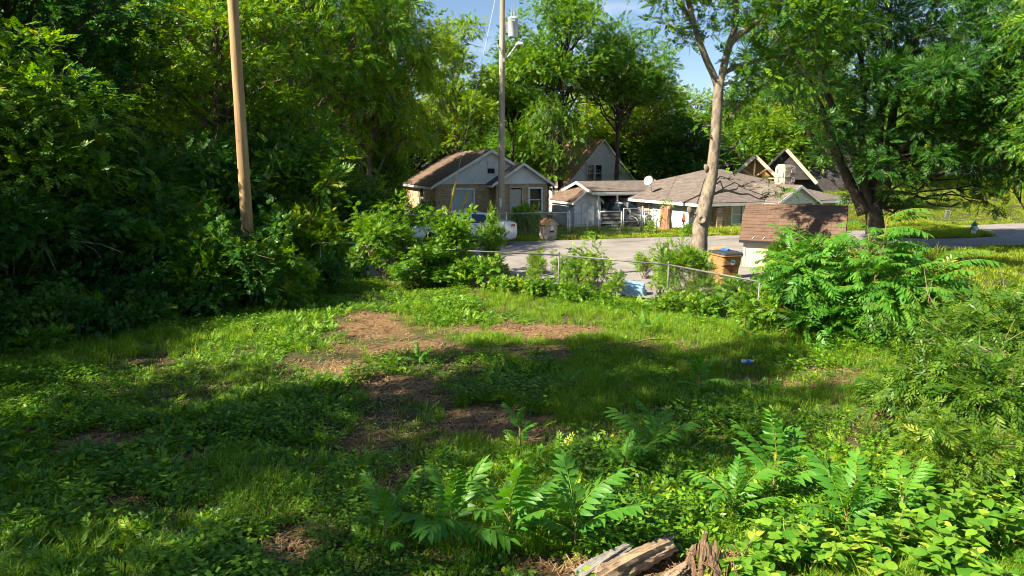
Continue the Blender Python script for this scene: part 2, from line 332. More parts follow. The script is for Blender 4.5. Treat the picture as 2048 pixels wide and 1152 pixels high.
def cloud(kind, C, OUT, size, r, up=.75, droop=.25, jit=.5):
    """C (n,3) sprig roots, OUT (n,3) outward directions -> V,F,attr"""
    n = len(C); Vs = []; As = []; vari = r.integers(0, 4, n)
    ax = OUT+r.normal(size=(n, 3))*jit; ax[:, 2] -= droop; ax /= np.linalg.norm(ax, axis=1)[:, None]
    nr = OUT*.45+r.normal(size=(n, 3))*.35; nr[:, 2] += up; nr -= ax*(nr*ax).sum(1)[:, None]; nr /= np.linalg.norm(nr, axis=1)[:, None]+1e-9
    sd = np.cross(nr, ax); sc = size*r.uniform(.65, 1.3, n); val = np.clip(r.normal(.45, .2, n), 0, 1)
    for k in range(4):
        I = np.where(vari == k)[0]
        if not len(I): continue
        T = SPR[kind][k]; m = len(T)
        V = (T[None, :, 0, None]*ax[I][:, None]+T[None, :, 1, None]*sd[I][:, None]+T[None, :, 2, None]*nr[I][:, None])*sc[I][:, None, None]+C[I][:, None]
        Vs.append(V.reshape(-1, 3)); lv = r.normal(0, .1, (len(I), m//4)); As.append((val[I][:, None]+lv).repeat(4, 1).ravel())
    V = np.concatenate(Vs); return V, np.arange(len(V)).reshape(-1, 4), np.clip(np.concatenate(As), 0, 1)
def blobpoints(centers, radii, n, r, inner=.35, squash=.75, bottom=-.55):
    """n sprig roots shared over blobs; more near the shell"""
    centers = np.array(centers, float); radii = np.array(radii, float); pr = radii**2/np.sum(radii**2)
    k = r.choice(len(centers), n, p=pr); d = r.normal(size=(n, 3)); d /= np.linalg.norm(d, axis=1)[:, None]
    low = d[:, 2] < bottom; d[low, 2] *= -1
    rad = (inner+(1-inner)*r.random(n)**.55)*(1+.18*r.normal(size=n)).clip(.5, 1.5)
    S = np.array([1, 1, squash]); C = centers[k]+d*S*(radii[k]*rad)[:, None]; return C, d, k
def curve(a, b, sag, n=6, wig=.1, r=rng):
    a = np.array(a, float); b = np.array(b, float); t = np.linspace(0, 1, n)[:, None]; p = a*(1-t)+b*t
    p[:, 2] += sag*np.sin(math.pi*t[:, 0]); L = np.linalg.norm(b-a); w = r.normal(size=(n, 3))*wig*L/n; w[0] = 0; w[-1] = 0; return p+w
def autotree(h, cr, seed, kind='alt', size=.5, nspr=2600, trunk_r=.22, cb=.35, nb=34, blob=.30, lean=(0, 0), forks=1, twigs=True, shape=1.0, squash=.75, droop=.25, up=.75, inner=.35):
    """returns (trunk MB, crown V,F,A) in local coordinates"""
    r = np.random.default_rng(seed); tb = MB(); top = np.array([lean[0], lean[1], h*.86])
    cz = h*(cb+1)/2; hz = h*(1-cb)/2; cen = []; rad = []
    tries = 0
    while len(cen) < nb and tries < 4000:
        tries += 1; p = r.uniform(-1, 1, 3)
        if np.linalg.norm(p) > 1 or np.linalg.norm(p) < .28: continue
        k = 1.0-.35*max(0, p[2])*shape
        q = np.array([p[0]*cr*k*.86+lean[0]*(.5+.5*p[2]), p[1]*cr*k*.86+lean[1]*(.5+.5*p[2]), cz+p[2]*hz*.88])
        if all(np.linalg.norm(q-c) > cr*blob*.75 for c in cen): cen.append(q); rad.append(cr*blob*r.uniform(.7, 1.25))
    n = 9; t = np.linspace(0, 1, n)
    tp = np.stack([top[0]*t**1.4+r.normal(0, .012*h, n)*np.minimum(t*3, 1), top[1]*t**1.4+r.normal(0, .012*h, n)*np.minimum(t*3, 1), top[2]*t-.15], 1); tp[0, :2] = 0
    tr = trunk_r*(1-.86*t**.9); tr[0] *= 1.35; tb.tube(tp, tr, 10, wob=.12)
    for c, q in zip(cen, rad):
        hh = np.clip((c[2]-q*1.2)/h-.12*r.random(), cb*.55, .82); i = hh*(n-1)/.86; i0 = int(min(i, n-2)); s = tp[i0]*(1-(i-i0))+tp[i0+1]*(i-i0)
        L = np.linalg.norm(c-s); r0 = max(.018, min(.6*trunk_r*(1-.8*hh), .022*L+.015)); cv = curve(s, c, .06*L, 6, .25, r)
        tb.tube(cv, np.linspace(r0, .012, 6), 6, wob=.1)
        if twigs:
            for _ in range(3):
                e = c+r.normal(size=3)*q*.55; tb.tube(curve(cv[3], e, 0, 4, .3, r), np.linspace(r0*.5, .006, 4), 4, cap=False)
    C, d, k = blobpoints(cen, rad, nspr, r, squash=squash, inner=inner)
    return tb, cloud(kind, C, d, size, r, droop=droop, up=up)
def mktree(name, lib, label, cat, loc, rz=0, group=None, sc=1.0):
    tm, cm = lib; t = thing(name, label, cat, loc, rz, group); t.scale = (sc, sc, sc) if not hasattr(sc, '__len__') else sc
    obj('trunk', tm, t); obj('crown', cm, t); return t
def treelib(name, leaf, bark, **kw):
    tb, (V, Fc, A) = autotree(**kw); me = bpy.data.meshes.new(name+'_trunk'); me.from_pydata(tb.v, [], tb.f); me.materials.append(M[bark]); me.shade_smooth()
    return me, npmesh(name+'_crown', V, Fc, M[leaf], A)
def shrub(seed, rx, h, kind, size, nspr, nb=14, blob=.42, spread=1.0, droop=.2, stems=7, up=.6, arms=0):
    r = np.random.default_rng(seed); tb = MB(); cen = []; rad = []
    for i in range(nb):
        a = r.uniform(0, 2*math.pi); q = math.sqrt(r.random())*.82; z = h*r.uniform(.25, .86)*(1-.35*q*q)
        cen.append((math.cos(a)*q*rx, math.sin(a)*q*rx, z)); rad.append(rx*blob*r.uniform(.65, 1.2))
    for i in range(arms):                                            # long shoots that stick out of the mass
        a = r.uniform(0, 2*math.pi); q = r.uniform(.2, .9)*rx; z = h*r.uniform(.7, 1.0)
        for k in range(4): f = .85+.16*k; cen.append((math.cos(a)*q*f, math.sin(a)*q*f, z*(.86+.10*k))); rad.append(rx*.10)
    for c in cen[:nb]:
        s = (r.normal()*.12*rx, r.normal()*.12*rx, -.05); tb.tube(curve(s, c, .05*h, 5, .3, r), np.linspace(.012+.006*h, .005, 5), 5, cap=False)
        for _ in range(2): tb.tube(curve(c, np.array(c)+r.normal(size=3)*rx*.3, 0, 3, .3, r), [.006, .005, .003], 4, cap=False)
    C, d, k = blobpoints(cen, rad, nspr, r, inner=.3, squash=.85); C[:, 2] = np.maximum(C[:, 2], .05)
    return tb, cloud(kind, C, d, size, r, droop=droop, up=up)
def shrublib(name, leaf, **kw):
    tb, (V, Fc, A) = shrub(**kw); me = bpy.data.meshes.new(name+'_stems'); me.from_pydata(tb.v, [], tb.f); me.materials.append(M['twig'])
    return me, npmesh(name+'_leaves', V, Fc, M[leaf], A)
def mkshrub(name, lib, label, loc, rz=0, group=None, sc=1.0, cat='shrub'):
    t = thing(name, label, cat, loc, rz, group); t.scale = (sc, sc, sc) if not hasattr(sc, '__len__') else sc
    obj('stems', lib[0], t); obj('foliage', lib[1], t); return t
# ---- pinnate fronds of the tree of heaven, leaflets with a folded blade
def frondmesh(name, L, pairs, ll, lw, droop, seed, leaf='leaf_heaven'):
    r = np.random.default_rng(seed); V = []; Fc = []; A = []
    def rach(t): return np.array([L*t*(1-.10*droop*t*t), .03*L*math.sin(3*t+seed), L*(.10*t-.42*droop*t*t)])
    def leaflet(b, d, nrm, ln, wd, val):
        s = np.cross(nrm, d); i = len(V)
        pts = [b, b+d*ln*.28+s*wd*.5+nrm*wd*.13, b+d*ln*.28-s*wd*.5+nrm*wd*.13, b+d*ln*.5-nrm*ln*.02, b+d*ln*.66+s*wd*.36-nrm*ln*.04, b+d*ln*.66-s*wd*.36-nrm*ln*.04, b+d*ln-nrm*ln*.17]
        V.extend(pts); A.extend([val]*7)
        for f in ((0, 3, 1), (0, 2, 3), (1, 3, 4), (2, 5, 3), (4, 3, 6), (3, 5, 6)): Fc.append([x+i for x in f])
    base = r.normal(.45, .06)
    for k in range(pairs+1):
        t = .16+.80*(k/pairs); p = rach(t); tg = rach(min(1, t+.02))-rach(t-.02); tg /= np.linalg.norm(tg)
        sd = np.array([-tg[1], tg[0], 0]); sd /= np.linalg.norm(sd); nr = np.cross(tg, sd); prof = .55+.45*math.sin(math.pi*min(1, .22+.62*t)) if t < .8 else .95-.9*(t-.8)
        for s in (1, -1):
            a = R(72-34*t+r.normal()*5); d = tg*math.cos(a)+sd*s*math.sin(a)-nr*r.uniform(.05, .35)*(.5+droop); d /= np.linalg.norm(d)
            n2 = nr+sd*s*r.uniform(-.1, .35)+r.normal(size=3)*.1; n2 -= d*n2.dot(d); n2 /= np.linalg.norm(n2)
            leaflet(p+tg*.012*s, d, n2, ll*prof*r.uniform(.85, 1.12), lw*prof*r.uniform(.9, 1.1), np.clip(base+r.normal()*.08+.32*max(0, t-.8), 0, 1))
    p = rach(1.0); tg = rach(1.0)-rach(.95); tg /= np.linalg.norm(tg); nr = np.cross(tg, np.array([-tg[1], tg[0], 0])); nr /= np.linalg.norm(nr); leaflet(p, tg, nr, ll*.75, lw*.7, base+.3)
    # rachis: three-sided tube
    ts = np.linspace(0, 1, 7)
    for j, t in enumerate(ts):
        p = rach(t); w = .0045*L/.6*(1.5-t)
        for a in (90, 210, 330): V.append(p+np.array([0, math.cos(R(a))*w, math.sin(R(a))*w])); A.append(.95)
    o = len(V)-21
    for j in range(6):
        for k in range(3):
            a = o+3*j+k; b = o+3*j+(k+1) % 3; Fc.append([a, b, b+3]); Fc.append([a, b+3, a+3])
    return npmesh(name, np.array(V), np.array(Fc), M[leaf], np.array(A))
FROND = [frondmesh('frond', .62, 9+i % 3, .155, .048, d, 40+i) for i, d in enumerate((.35, .55, .8, 1.0, .65, .45))]
FROND_BIG = [frondmesh('frond', .70, 7+i % 2, .215, .072, d, 80+i) for i, d in enumerate((.3, .5, .75, .9, .6, .45))]
FROND_FINE = [frondmesh('frond', .85, 13+i % 3, .17, .042, d, 60+i) for i, d in enumerate((.5, .75, 1.0, 1.25, .9, .6))]
def place(me, name, parent, loc, yaw, pitch, sc=1.0, roll=0):
    o = obj(name, me, parent); o.location = loc; o.rotation_euler = Euler((roll, -pitch, yaw), 'XYZ'); o.scale = (sc, sc, sc); return o
def sapling(label, loc, h, nf, seed, sc=1.0, group=None, lib=None, lean=(0, 0), cat='sapling', name='tree_of_heaven_sapling'):
    r = random.Random(seed); lib = lib or FROND; t = thing(name, label, cat, loc, r.uniform(0, 6), group); mb = MB()
    pts = [(lean[0]*k/5, lean[1]*k/5, h*k/5-.03) for k in range(6)]; mb.tube(pts, [.014, .013, .011, .010, .008, .006], 6); mb.build('stem', M['stem'], t, True)
    for i in range(nf):
        f = .35+.65*((i+1)/nf); yaw = i*2.4+r.uniform(-.3, .3); pitch = R(16+60*f*f+r.uniform(-14, 14))
        place(r.choice(lib), 'frond', t, (lean[0]*f, lean[1]*f, h*f-.03), yaw, pitch, sc*r.uniform(.6, 1.22)*(1-.35*max(0, f-.75)*4*.6), r.uniform(-.2, .2))
    return t
# ---- broad opposite leaves on arching shoots
def broadleaf(name, ln, wd, seed, leaf='leaf_broad'):
    r = np.random.default_rng(seed); V = []; A = []; n = 6; val = r.uniform(.0, .9); Fc = []
    for i in range(n+1):
        t = i/n; w = wd*.5*math.sin(math.pi*t**.82)**.85 if 0 < t < 1 else 0; z = -.22*ln*t*t+.02*ln; c = .22*w
        V += [(ln*t, w, z+c), (ln*t, 0, z), (ln*t, -w, z+c*r.uniform(.4, 1.4))]; A += [val]*3
    for i in range(n):
        a = 3*i; Fc += [[a, a+1, a+4, a+3], [a+1, a+2, a+5, a+4]]
    return npmesh(name, np.array(V), np.array(Fc), M[leaf], np.array(A), True)
BLEAF = [broadleaf('leaf', .085, .042+.012*(i % 3), i) for i in range(10)]
def broad_shrub(label, loc, h, rx, nsh, seed, pairs=7, ls=1.0, lean=(0, 0)):
    r = random.Random(seed); t = thing('honeysuckle_shrub', label, 'shrub', loc)
    for s in range(nsh):
        a = r.uniform(0, 6.283); q = rx*math.sqrt(r.random()); hh = h*r.uniform(.6, 1.1)*(1-.3*(q/rx)**2); e = Vector((math.cos(a)*q+lean[0], math.sin(a)*q+lean[1], hh)); b = Vector((e.x*.35, e.y*.35, 0))
        pts = [b.lerp(e, k/6)+Vector((r.uniform(-.02, .02), r.uniform(-.02, .02), .12*h*math.sin(math.pi*k/6))) for k in range(7)]
        mb = MB(); mb.tube(pts, [.008, .0075, .007, .006, .005, .004, .003], 5); st = mb.build('shoot', M['stem_green'], t, True)
        for k in range(pairs):
            f = .30+.70*k/(pairs-1); i = min(5, int(f*6)); p = pts[i].lerp(pts[i+1], f*6-i); yaw0 = r.uniform(0, 6)
            for sgn in (0, math.pi):
                place(r.choice(BLEAF), 'leaf', st, p, yaw0*0+k*1.57+sgn+a+r.uniform(-.35, .35), R(r.uniform(-5, 40)), ls*r.uniform(.75, 1.25)*(1-.35*f*f), r.uniform(-.4, .4))
    return t
# ------------------------------------------------------------------ buildings
M['brick'] = brickmat('brick', (.58, .40, .22), (.36, .22, .12), (.50, .44, .34), .26, .095)
M['brick_pale'] = brickmat('brick_pale', (.42, .29, .20), (.30, .19, .125), (.45, .40, .33), .24, .09)
M['shingle_brown'] = brickmat('shingle_brown', (.17, .115, .085), (.12, .08, .06), (.07, .05, .04), .32, .10, .006, .95, .4)
M['shingle_grey'] = brickmat('shingle_grey', (.18, .15, .135), (.14, .115, .105), (.09, .075, .07), .34, .08, .006, .95, .35)
M['shingle_dark'] = brickmat('shingle_dark', (.06, .055, .06), (.045, .042, .048), (.03, .03, .032), .34, .10, .006, .9, .35)
M['shingle_tan'] = brickmat('shingle_tan', (.30, .15, .08), (.22, .12, .07), (.14, .08, .05), .32, .10, .006, .95, .35)
M['white'] = mat('white', (.74, .74, .72), (.62, .61, .58), 3, .55, bump=.08, bscale=30)
M['siding'] = mat('siding', (.76, .76, .74), (.66, .66, .63), 1.2, .6)
M['cream'] = mat('cream', (.55, .49, .37), (.48, .42, .31), 2, .7, bump=.06, bscale=25)
M['glass'] = mat('glass', (.012, .02, .022), rough=.05, spec=.7)
M['curtain'] = mat('curtain', (.55, .60, .58), (.42, .47, .46), 9, .9, stretch=(6, 6, .3))
M['blind'] = mat('blind', (.55, .56, .5), (.4, .42, .38), 30, .8, stretch=(.1, .1, 1))
M['dark'] = mat('dark', (.02, .02, .022), rough=.9)
M['timber'] = mat('timber', (.55, .36, .17), (.66, .46, .24), 5, .75, stretch=(1, 1, 4))
M['osb'] = mat('osb', (.52, .27, .09), (.62, .36, .14), 14, .8)
M['concrete'] = mat('concrete', (.40, .38, .35), (.52, .49, .45), 4, .9, bump=.2, bscale=30)
M['galv'] = mat('galv', (.42, .43, .44), (.56, .57, .58), 10, .42, .75)
M['alum'] = mat('alum', (.72, .72, .72), rough=.45, metal=.0)
def wallx(root, name, m, x0, x1, y, th, z0, z1, holes=()):
    """wall along x, outer face at y (towards -y), holes: (x0,x1,z0,z1)"""
    mb = MB(); xs_ = sorted({x0, x1, *[h[0] for h in holes], *[h[1] for h in holes]}); zs_ = sorted({z0, z1, *[h[2] for h in holes], *[h[3] for h in holes]})
    for a, b in zip(xs_, xs_[1:]):
        for c, d in zip(zs_, zs_[1:]):
            cx, cz = (a+b)/2, (c+d)/2
            if any(h[0] < cx < h[1] and h[2] < cz < h[3] for h in holes): continue
            mb.bb(a, b, y, y+th, c, d)
    return mb.build(name, m, root)
def window(root, x0, x1, z0, z1, y, trim=.09, sash=True, inside='blind', axis='x', mull=False):
    """window in a wall facing -y (axis x); axis 'y' builds the same window in a wall facing -x"""
    Mx = None
    def T(mb):
        if axis == 'y': mb.v = [(v[1], v[0], v[2]) for v in mb.v]
        return mb
    f = MB(); w = trim
    f.bb(x0-w, x1+w, y-.035, y+.05, z1, z1+w); f.bb(x0-w, x1+w, y-.06, y+.05, z0-w, z0); f.bb(x0-w, x0, y-.03, y+.05, z0, z1); f.bb(x1, x1+w, y-.03, y+.05, z0, z1)
    wo = bpy.data.objects.new('window', None); COL.objects.link(wo); wo.parent = root
    T(f).build('frame', M['white'], wo)
    if mull: T(MB().bb((x0+x1)/2-.05, (x0+x1)/2+.05, y-.03, y+.05, z0, z1)).build('mullion', M['white'], wo)
    if sash: T(MB().bb(x0, x1, y+.015, y+.06, (z0+z1)/2-.03, (z0+z1)/2+.03)).build('sash_bar', M['white'], wo)
    T(MB().bb(x0, x1, y+.07, y+.08, z0, z1)).build('pane', M['glass'] if inside is None else M[inside], wo)
    return wo
def slab(mb, quad, th):
    q = [Vector(p) for p in quad]; n = (q[1]-q[0]).cross(q[2]-q[0]).normalized()
    if n.z < 0: n = -n
    return mb.prism(q, n*th)
def gable_roof(root, m, a0, a1, b0, b1, ze, zr, oe=.35, og=.3, along='y', th=.09, fascia=True, name='roof'):
    """ridge along `along`; a = cross axis range, b = ridge axis range"""
    am = (a0+a1)/2; sl = (zr-ze)/((a1-a0)/2); zo = ze-sl*oe
    def pt(a, b, z): return (a, b, z) if along == 'y' else (b, a, z)
    parts = []
    for s, ae in ((-1, a0-oe), (1, a1+oe)):
        mb = MB(); slab(mb, [pt(ae, b0-og, zo), pt(am, b0-og, zr), pt(am, b1+og, zr), pt(ae, b1+og, zo)], th); parts.append(mb.build(name, m, root))
        if fascia:
            f = MB()
            for b in (b0-og-.025, b1+og): f.prism([pt(ae, b, zo-.10), pt(am, b, zr-.10), pt(am, b, zr+.075), pt(ae, b, zo+.075)], (0, .025, 0) if along == 'y' else (.025, 0, 0))
            aa = ae-.025*s if s > 0 else ae
            f.prism([pt(ae, b0-og, zo-.12), pt(ae, b1+og, zo-.12), pt(ae, b1+og, zo+.03), pt(ae, b0-og, zo+.03)], pt(.025*s, 0, 0) if along == 'y' else (0, .025*s, 0))
            f.build('fascia', M['white'], root)
    return parts
def gable_siding(root, x0, x1, y, ze, zr, m='siding', row=.17, axis='x', name='siding'):
    """overlapping boards that fill a gable triangle facing -y"""
    xm = (x0+x1)/2; mb = MB(); n = int((zr-ze)/row)+1
    for i in range(n):
        a, b = ze+i*row, min(zr-.01, ze+(i+1)*row)
        if b-a < .02: continue
        def hw(z): return max(.01, (x1-x0)/2*(1-(z-ze)/(zr-ze)))
        vs = [(xm-hw(a), y-.055, a), (xm+hw(a), y-.055, a), (xm+hw(b), y-.005, b), (xm-hw(b), y-.005, b)]
        vs += [(v[0], y+.06, v[2]) for v in vs]
        if axis == 'y': vs = [(v[1], v[0], v[2]) for v in vs]
        mb.add(vs, [(0, 1, 2, 3), (7, 6, 5, 4), (0, 4, 5, 1), (1, 5, 6, 2), (2, 6, 7, 3), (3, 7, 4, 0)])
    o = mb.build(name, M[m], root); o['kind'] = 'stuff'; return o
def rect_siding(root, x0, x1, y, z0, z1, m='siding', row=.14, axis='x', holes=()):
    mb = MB(); n = int(round((z1-z0)/row)); row = (z1-z0)/n
    for i in range(n):
        a, b = z0+i*row, z0+(i+1)*row; segs = [(x0, x1)]
        for h in holes:
            if h[2] < (a+b)/2 < h[3]: segs = [q for s in segs for q in ((s[0], min(s[1], h[0])), (max(s[0], h[1]), s[1])) if q[1]-q[0] > .02]
        for p, q in segs:
            vs = [(p, y-.03, a), (q, y-.03, a), (q, y-.004, b), (p, y-.004, b)]; vs += [(v[0], y+.08, v[2]) for v in vs]
            if axis == 'y': vs = [(v[1], v[0], v[2]) for v in vs]
            mb.add(vs, [(0, 1, 2, 3), (7, 6, 5, 4), (0, 4, 5, 1), (1, 5, 6, 2), (2, 6, 7, 3), (3, 7, 4, 0)])
    o = mb.build('siding', M[m], root); o['kind'] = 'stuff'; return o
# ---- brick bungalow: local x along the front, y into depth
h = thing('brick_bungalow', 'small tan brick bungalow with white gables and brown roof behind the tall pole', 'house', (-4.6, 41.5, 0), R(20))
wallx(h, 'wall', M['brick'], 0, 3.55, 0, .22, -.3, 2.4, [(1.05, 2.35, .75, 2.05)])
wallx(h, 'wall', M['brick'], 3.55, 7.0, -.9, .22, -.3, 2.4, [(4.45, 5.25, 0.05, 2.15), (5.75, 6.5, .75, 2.1)])
MB().bb(3.55, 3.75, -.68, .0, -.3, 2.4).build('wall', M['brick'], h); MB().bb(6.8, 7.0, -.68, 9.8, -.3, 2.4).build('wall', M['brick'], h)
MB().bb(0, .2, .22, 3.2, -.3, 2.4).bb(0, .2, 4.2, 10, -.3, 2.4).bb(0, .2, 3.2, 4.2, -.3, .8).bb(0, .2, 3.2, 4.2, 2.05, 2.4).build('wall', M['brick'], h)
MB().bb(.2, 6.8, 9.8, 10.0, -.3, 2.4).build('wall', M['brick'], h)
window(h, 1.05, 2.35, .75, 2.05, 0, .11, False, 'curtain'); window(h, 5.75, 6.5, .75, 2.1, -.9, .11, True, 'glass'); window(h, 3.2, 4.2, .8, 2.05, 0, .08, True, 'glass', axis='y')
d = MB().bb(4.5, 5.2, -.84, -.80, .07, 2.1).build('door', M['cream'], h)
fr = MB().bb(4.40, 4.47, -.95, -.78, .05, 2.16).bb(5.23, 5.30, -.95, -.78, .05, 2.16).bb(4.40, 5.30, -.95, -.78, 2.16, 2.24).build('door_frame', M['cream'], h)
mb = MB()
for k in range(7):                                   # sun-ray bars of the storm door
    a = R(8+74*k/6); mb.bar((4.55, -.86, .95), (4.55+min(.62/max(math.cos(a), .05), 1.12/max(math.sin(a), .05))*math.cos(a), -.86, .95+min(.62/max(math.cos(a), .05), 1.12/max(math.sin(a), .05))*math.sin(a)), .012, .02)
for k in range(5): mb.bar((4.58+.14*k, -.86, .15), (4.58+.14*k, -.86, .92), .012, .016)
mb.build('storm_bars', M['white'], d)
MB().bb(4.2, 6.3, -2.1, -.9, -.1, .16).build('doorstep', M['concrete'], h)
gable_roof(h, M['shingle_brown'], 0, 7.0, 0, 10.0, 2.4, 4.42, .32, .28)
gable_siding(h, 0, 7.0, 0.0, 2.4, 4.40); gable_siding(h, .2, 6.8, 9.85, 2.4, 4.35)
gable_roof(h, M['shingle_brown'], 3.35, 7.1, -1.0, 2.6, 2.42, 3.62, .15, .22); gable_siding(h, 3.4, 7.05, -.92, 2.42, 3.58)
v_ = MB().bb(3.25, 3.75, -.10, -.04, 3.35, 3.9).build('attic_vent', M['white'], h)
for k in range(6): MB().bb(3.28, 3.72, -.13, -.10, 3.39+.085*k, 3.43+.085*k).build('louvre', M['white'], v_)
MB().bb(3.28, 3.72, -.09, -.05, 3.05, 3.33).build('vent_opening', M['dark'], h)
MB().tube([(6.95, -.97, -.05), (6.95, -.97, 2.35)], .035, 8).build('downpipe', M['dark'], h)
# ---- small white outbuilding beside it
h = thing('white_outbuilding', 'small white clapboard garage with brown roof between bungalow and carport house', 'outbuilding', (4.05, 44.4, -.5), R(20))
rect_siding(h, 0, 1.9, 0, 0, 1.75); rect_siding(h, 0.02, 3.6, 0, 0, 1.75, axis='y')
MB().bb(.08, 1.82, .09, 3.6, 0, 1.75).build('wall', M['white'], h)
gable_siding(h, 0, 1.9, 0, 1.75, 2.5); gable_roof(h, M['shingle_brown'], 0, 1.9, 0, 3.6, 1.75, 2.55, .14, .14)
MB().bb(.5, 1.4, -.06, -.035, .05, 1.6).build('door', M['white'], h)
# ---- rambler with carport and garage wing; origin at the front left corner of the garage
h = thing('brick_rambler', 'long low brick house with grey shingled hip roof, white garage wing and carport', 'house', (10.6, 39.0, -.5), R(23))
ze = 2.0
rect_siding(h, 0.0, 4.3, 0.0, 0, ze, axis='y', row=.15); MB().bb(.09, 3.0, .25, 10.0, -.1, ze).build('wall', M['white'], h)
MB().bb(0, .09, 4.95, 6.6, -.1, ze).build('wall', M['brick_pale'], h); MB().bb(0, .09, 6.9, 11.0, -.1, ze).build('wall', M['brick_pale'], h)
window(h, 4.42, 4.85, .75, 1.75, 0, .07, True, 'blind', axis='y')
wallx(h, 'wall', M['brick'], 0.09, 11.0, 0, .2, -.2, ze, [(2.45, 3.15, .7, 1.7), (3.4, 4.1, .7, 1.7), (5.0, 5.6, .75, 1.75), (6.3, 7.0, .1, 1.9)])
window(h, 2.45, 3.15, .7, 1.7, 0, .10, True, 'blind'); window(h, 3.4, 4.1, .7, 1.7, 0, .10, True, 'blind'); window(h, 5.0, 5.6, .75, 1.75, 0, .09, True, 'blind')
MB().bb(6.32, 6.98, .08, .14, .1, 1.9).build('door', M['white'], h)
MB().bb(10.8, 11.0, .2, 11, -.2, ze).bb(.1, 10.8, 10.8, 11, -.2, ze).build('wall', M['brick'], h)
MB().bb(1.0, 1.4, -.42, -.02, -.1, 1.65).build('brick_pier', M['brick_pale'], h)
def hip(root, x0, x1, y0, y1, ze, zr, o=.45, m='shingle_grey', th=.09):
    hw = (y1-y0)/2; ym = (y0+y1)/2; sl = (zr-ze)/hw; zo = ze-sl*o; a, b, c, d_ = x0-o, x1+o, y0-o, y1+o; r0 = (x0+hw*.9, ym, zr); r1 = (x1-hw*.9, ym, zr)
    for q in ([(a, c, zo), (b, c, zo), r1, r0], [(b, d_, zo), (a, d_, zo), r0, r1]): slab(MB_ := MB(), q, th); MB_.build('roof', M[m], root)
    for q in ([(a, d_, zo), (a, c, zo), r0], [(b, c, zo), (b, d_, zo), r1]): slab(MB_ := MB(), q, th); MB_.build('roof', M[m], root)
    f = MB(); f.bb(a, b, c-.03, c, zo-.12, zo+.04); f.bb(a, b, d_, d_+.03, zo-.12, zo+.04); f.bb(a-.03, a, c, d_, zo-.12, zo+.04); f.bb(b, b+.03, c, d_, zo-.12, zo+.04); f.build('gutter', M['white'], root)
hip(h, 0, 11.0, 0.0, 11.0, ze, 3.7)
gable_roof(h, M['shingle_grey'], 6.9, 10.5, -2.9, 2.0, 2.4, 2.92, .3, .3, along='x')   # carport roof, ridge along x
h_p = [(-2.55, 6.9), (-1.2, 6.8), (.1, 6.75)]
for x_, y_ in h_p: MB().bb(x_-.06, x_+.06, y_-.06, y_+.06, -.05, 2.2).build('carport_post', M['white'], h)
MB().bb(-2.7, 1.4, 10.3, 10.5, -.1, 2.3).bb(-2.8, -2.6, 8.0, 10.3, -.1, 1.1).build('carport_wall', M['brick'], h)
MB().bb(-2.7, .2, 6.6, 6.75, 2.12, 2.32).build('carport_beam', M['white'], h)
# front gable by the chimney
gable_siding(h, 4.7, 7.5, -1.3, ze, 2.8); gable_roof(h, M['shingle_grey'], 4.7, 7.5, -1.25, 4.5, ze, 2.83, .3, .25)
for x_ in (4.72, 7.35): MB().bb(x_, x_+.13, -1.3, -1.17, 0, ze).build('porch_post', M['white'], h)
MB().bb(4.6, 7.6, -1.32, -1.15, 1.82, 2.0).build('porch_beam', M['white'], h)
for x_, y_, z_ in ((1.7, 1.6, .55), (3.0, 2.2, .3)): MB().tube([(x_, y_, 2.2), (x_, y_, 2.6+z_)], .03, 8).build('vent_pipe', M['alum'], h)
# rough stone chimney: single stones round a core
ch = MB().bb(7.75, 8.6, 1.6, 2.3, .5, 4.0).build('chimney', M['concrete'], h)
M['stone'] = mat('stone', (.36, .29, .22), (.52, .44, .34), 5, .92, bump=.5, bscale=18)
def rubble(parent, x0, x1, y0, y1, z0, z1, sz, seed, m='stone', depth=.07):
    r = random.Random(seed); z = z0
    while z < z1-.04:
        hh = sz*r.uniform(.6, 1.0)
        hh = min(hh, z1-z)
        for face in range(4):
            a0, a1 = (x0, x1) if face in (0, 2) else (y0, y1); a = a0
            while a < a1-.05:
                w = min(sz*r.uniform(.8, 1.7), a1-a)
                if a1-a-w < .08: w = a1-a
                dd = depth*r.uniform(.6, 1.3); g = .008
                mb = MB()
                if face == 0: mb.bb(a+g, a+w-g, y0-dd, y0+.02, z+g, z+hh-g)
                elif face == 2: mb.bb(a+g, a+w-g, y1-.02, y1+dd, z+g, z+hh-g)
                elif face == 1: mb.bb(x1-.02, x1+dd, a+g, a+w-g, z+g, z+hh-g)
                else: mb.bb(x0-dd, x0+.02, a+g, a+w-g, z+g, z+hh-g)
                mb.v = [(v[0]+r.uniform(-.012, .012), v[1]+r.uniform(-.012, .012), v[2]+r.uniform(-.012, .012)) for v in mb.v]
                mb.build('stone', M[m], parent, bevel=.012); a += w
        z += hh
rubble(ch, 7.75, 8.6, 1.6, 2.3, 2.2, 3.95, .34, 5)
MB().bb(7.8, 8.5, 1.65, 2.25, 4.0, 4.1).build('chimney_cap', M['stone'], ch)
# ---- white two-storey house behind
h = thing('white_two_storey_house', 'white sided two storey house with rust brown roof behind dark tree trunks', 'house', (4.6, 57.0, -.5), R(23))
rect_siding(h, 0, 6.5, 0, 0, 2.6, row=.2, holes=[(1.6, 2.9, 1.2, 2.3)]); gable_siding(h, 0, 6.5, 0, 2.6, 6.1, row=.2); MB().bb(.1, 6.4, .09, 9, -.2, 2.6).build('wall', M['siding'], h)
MB().bb(-.04, .1, .02, 9, -.2, 2.6).build('wall', M['siding'], h)
gable_roof(h, M['shingle_tan'], 0, 6.5, 0, 9, 2.6, 6.15, .3, .25)
w1 = window(h, 1.75, 2.35, 2.75, 4.05, -.14, .07, True, 'glass'); w2 = window(h, 2.52, 3.12, 2.75, 4.05, -.14, .07, True, 'glass')
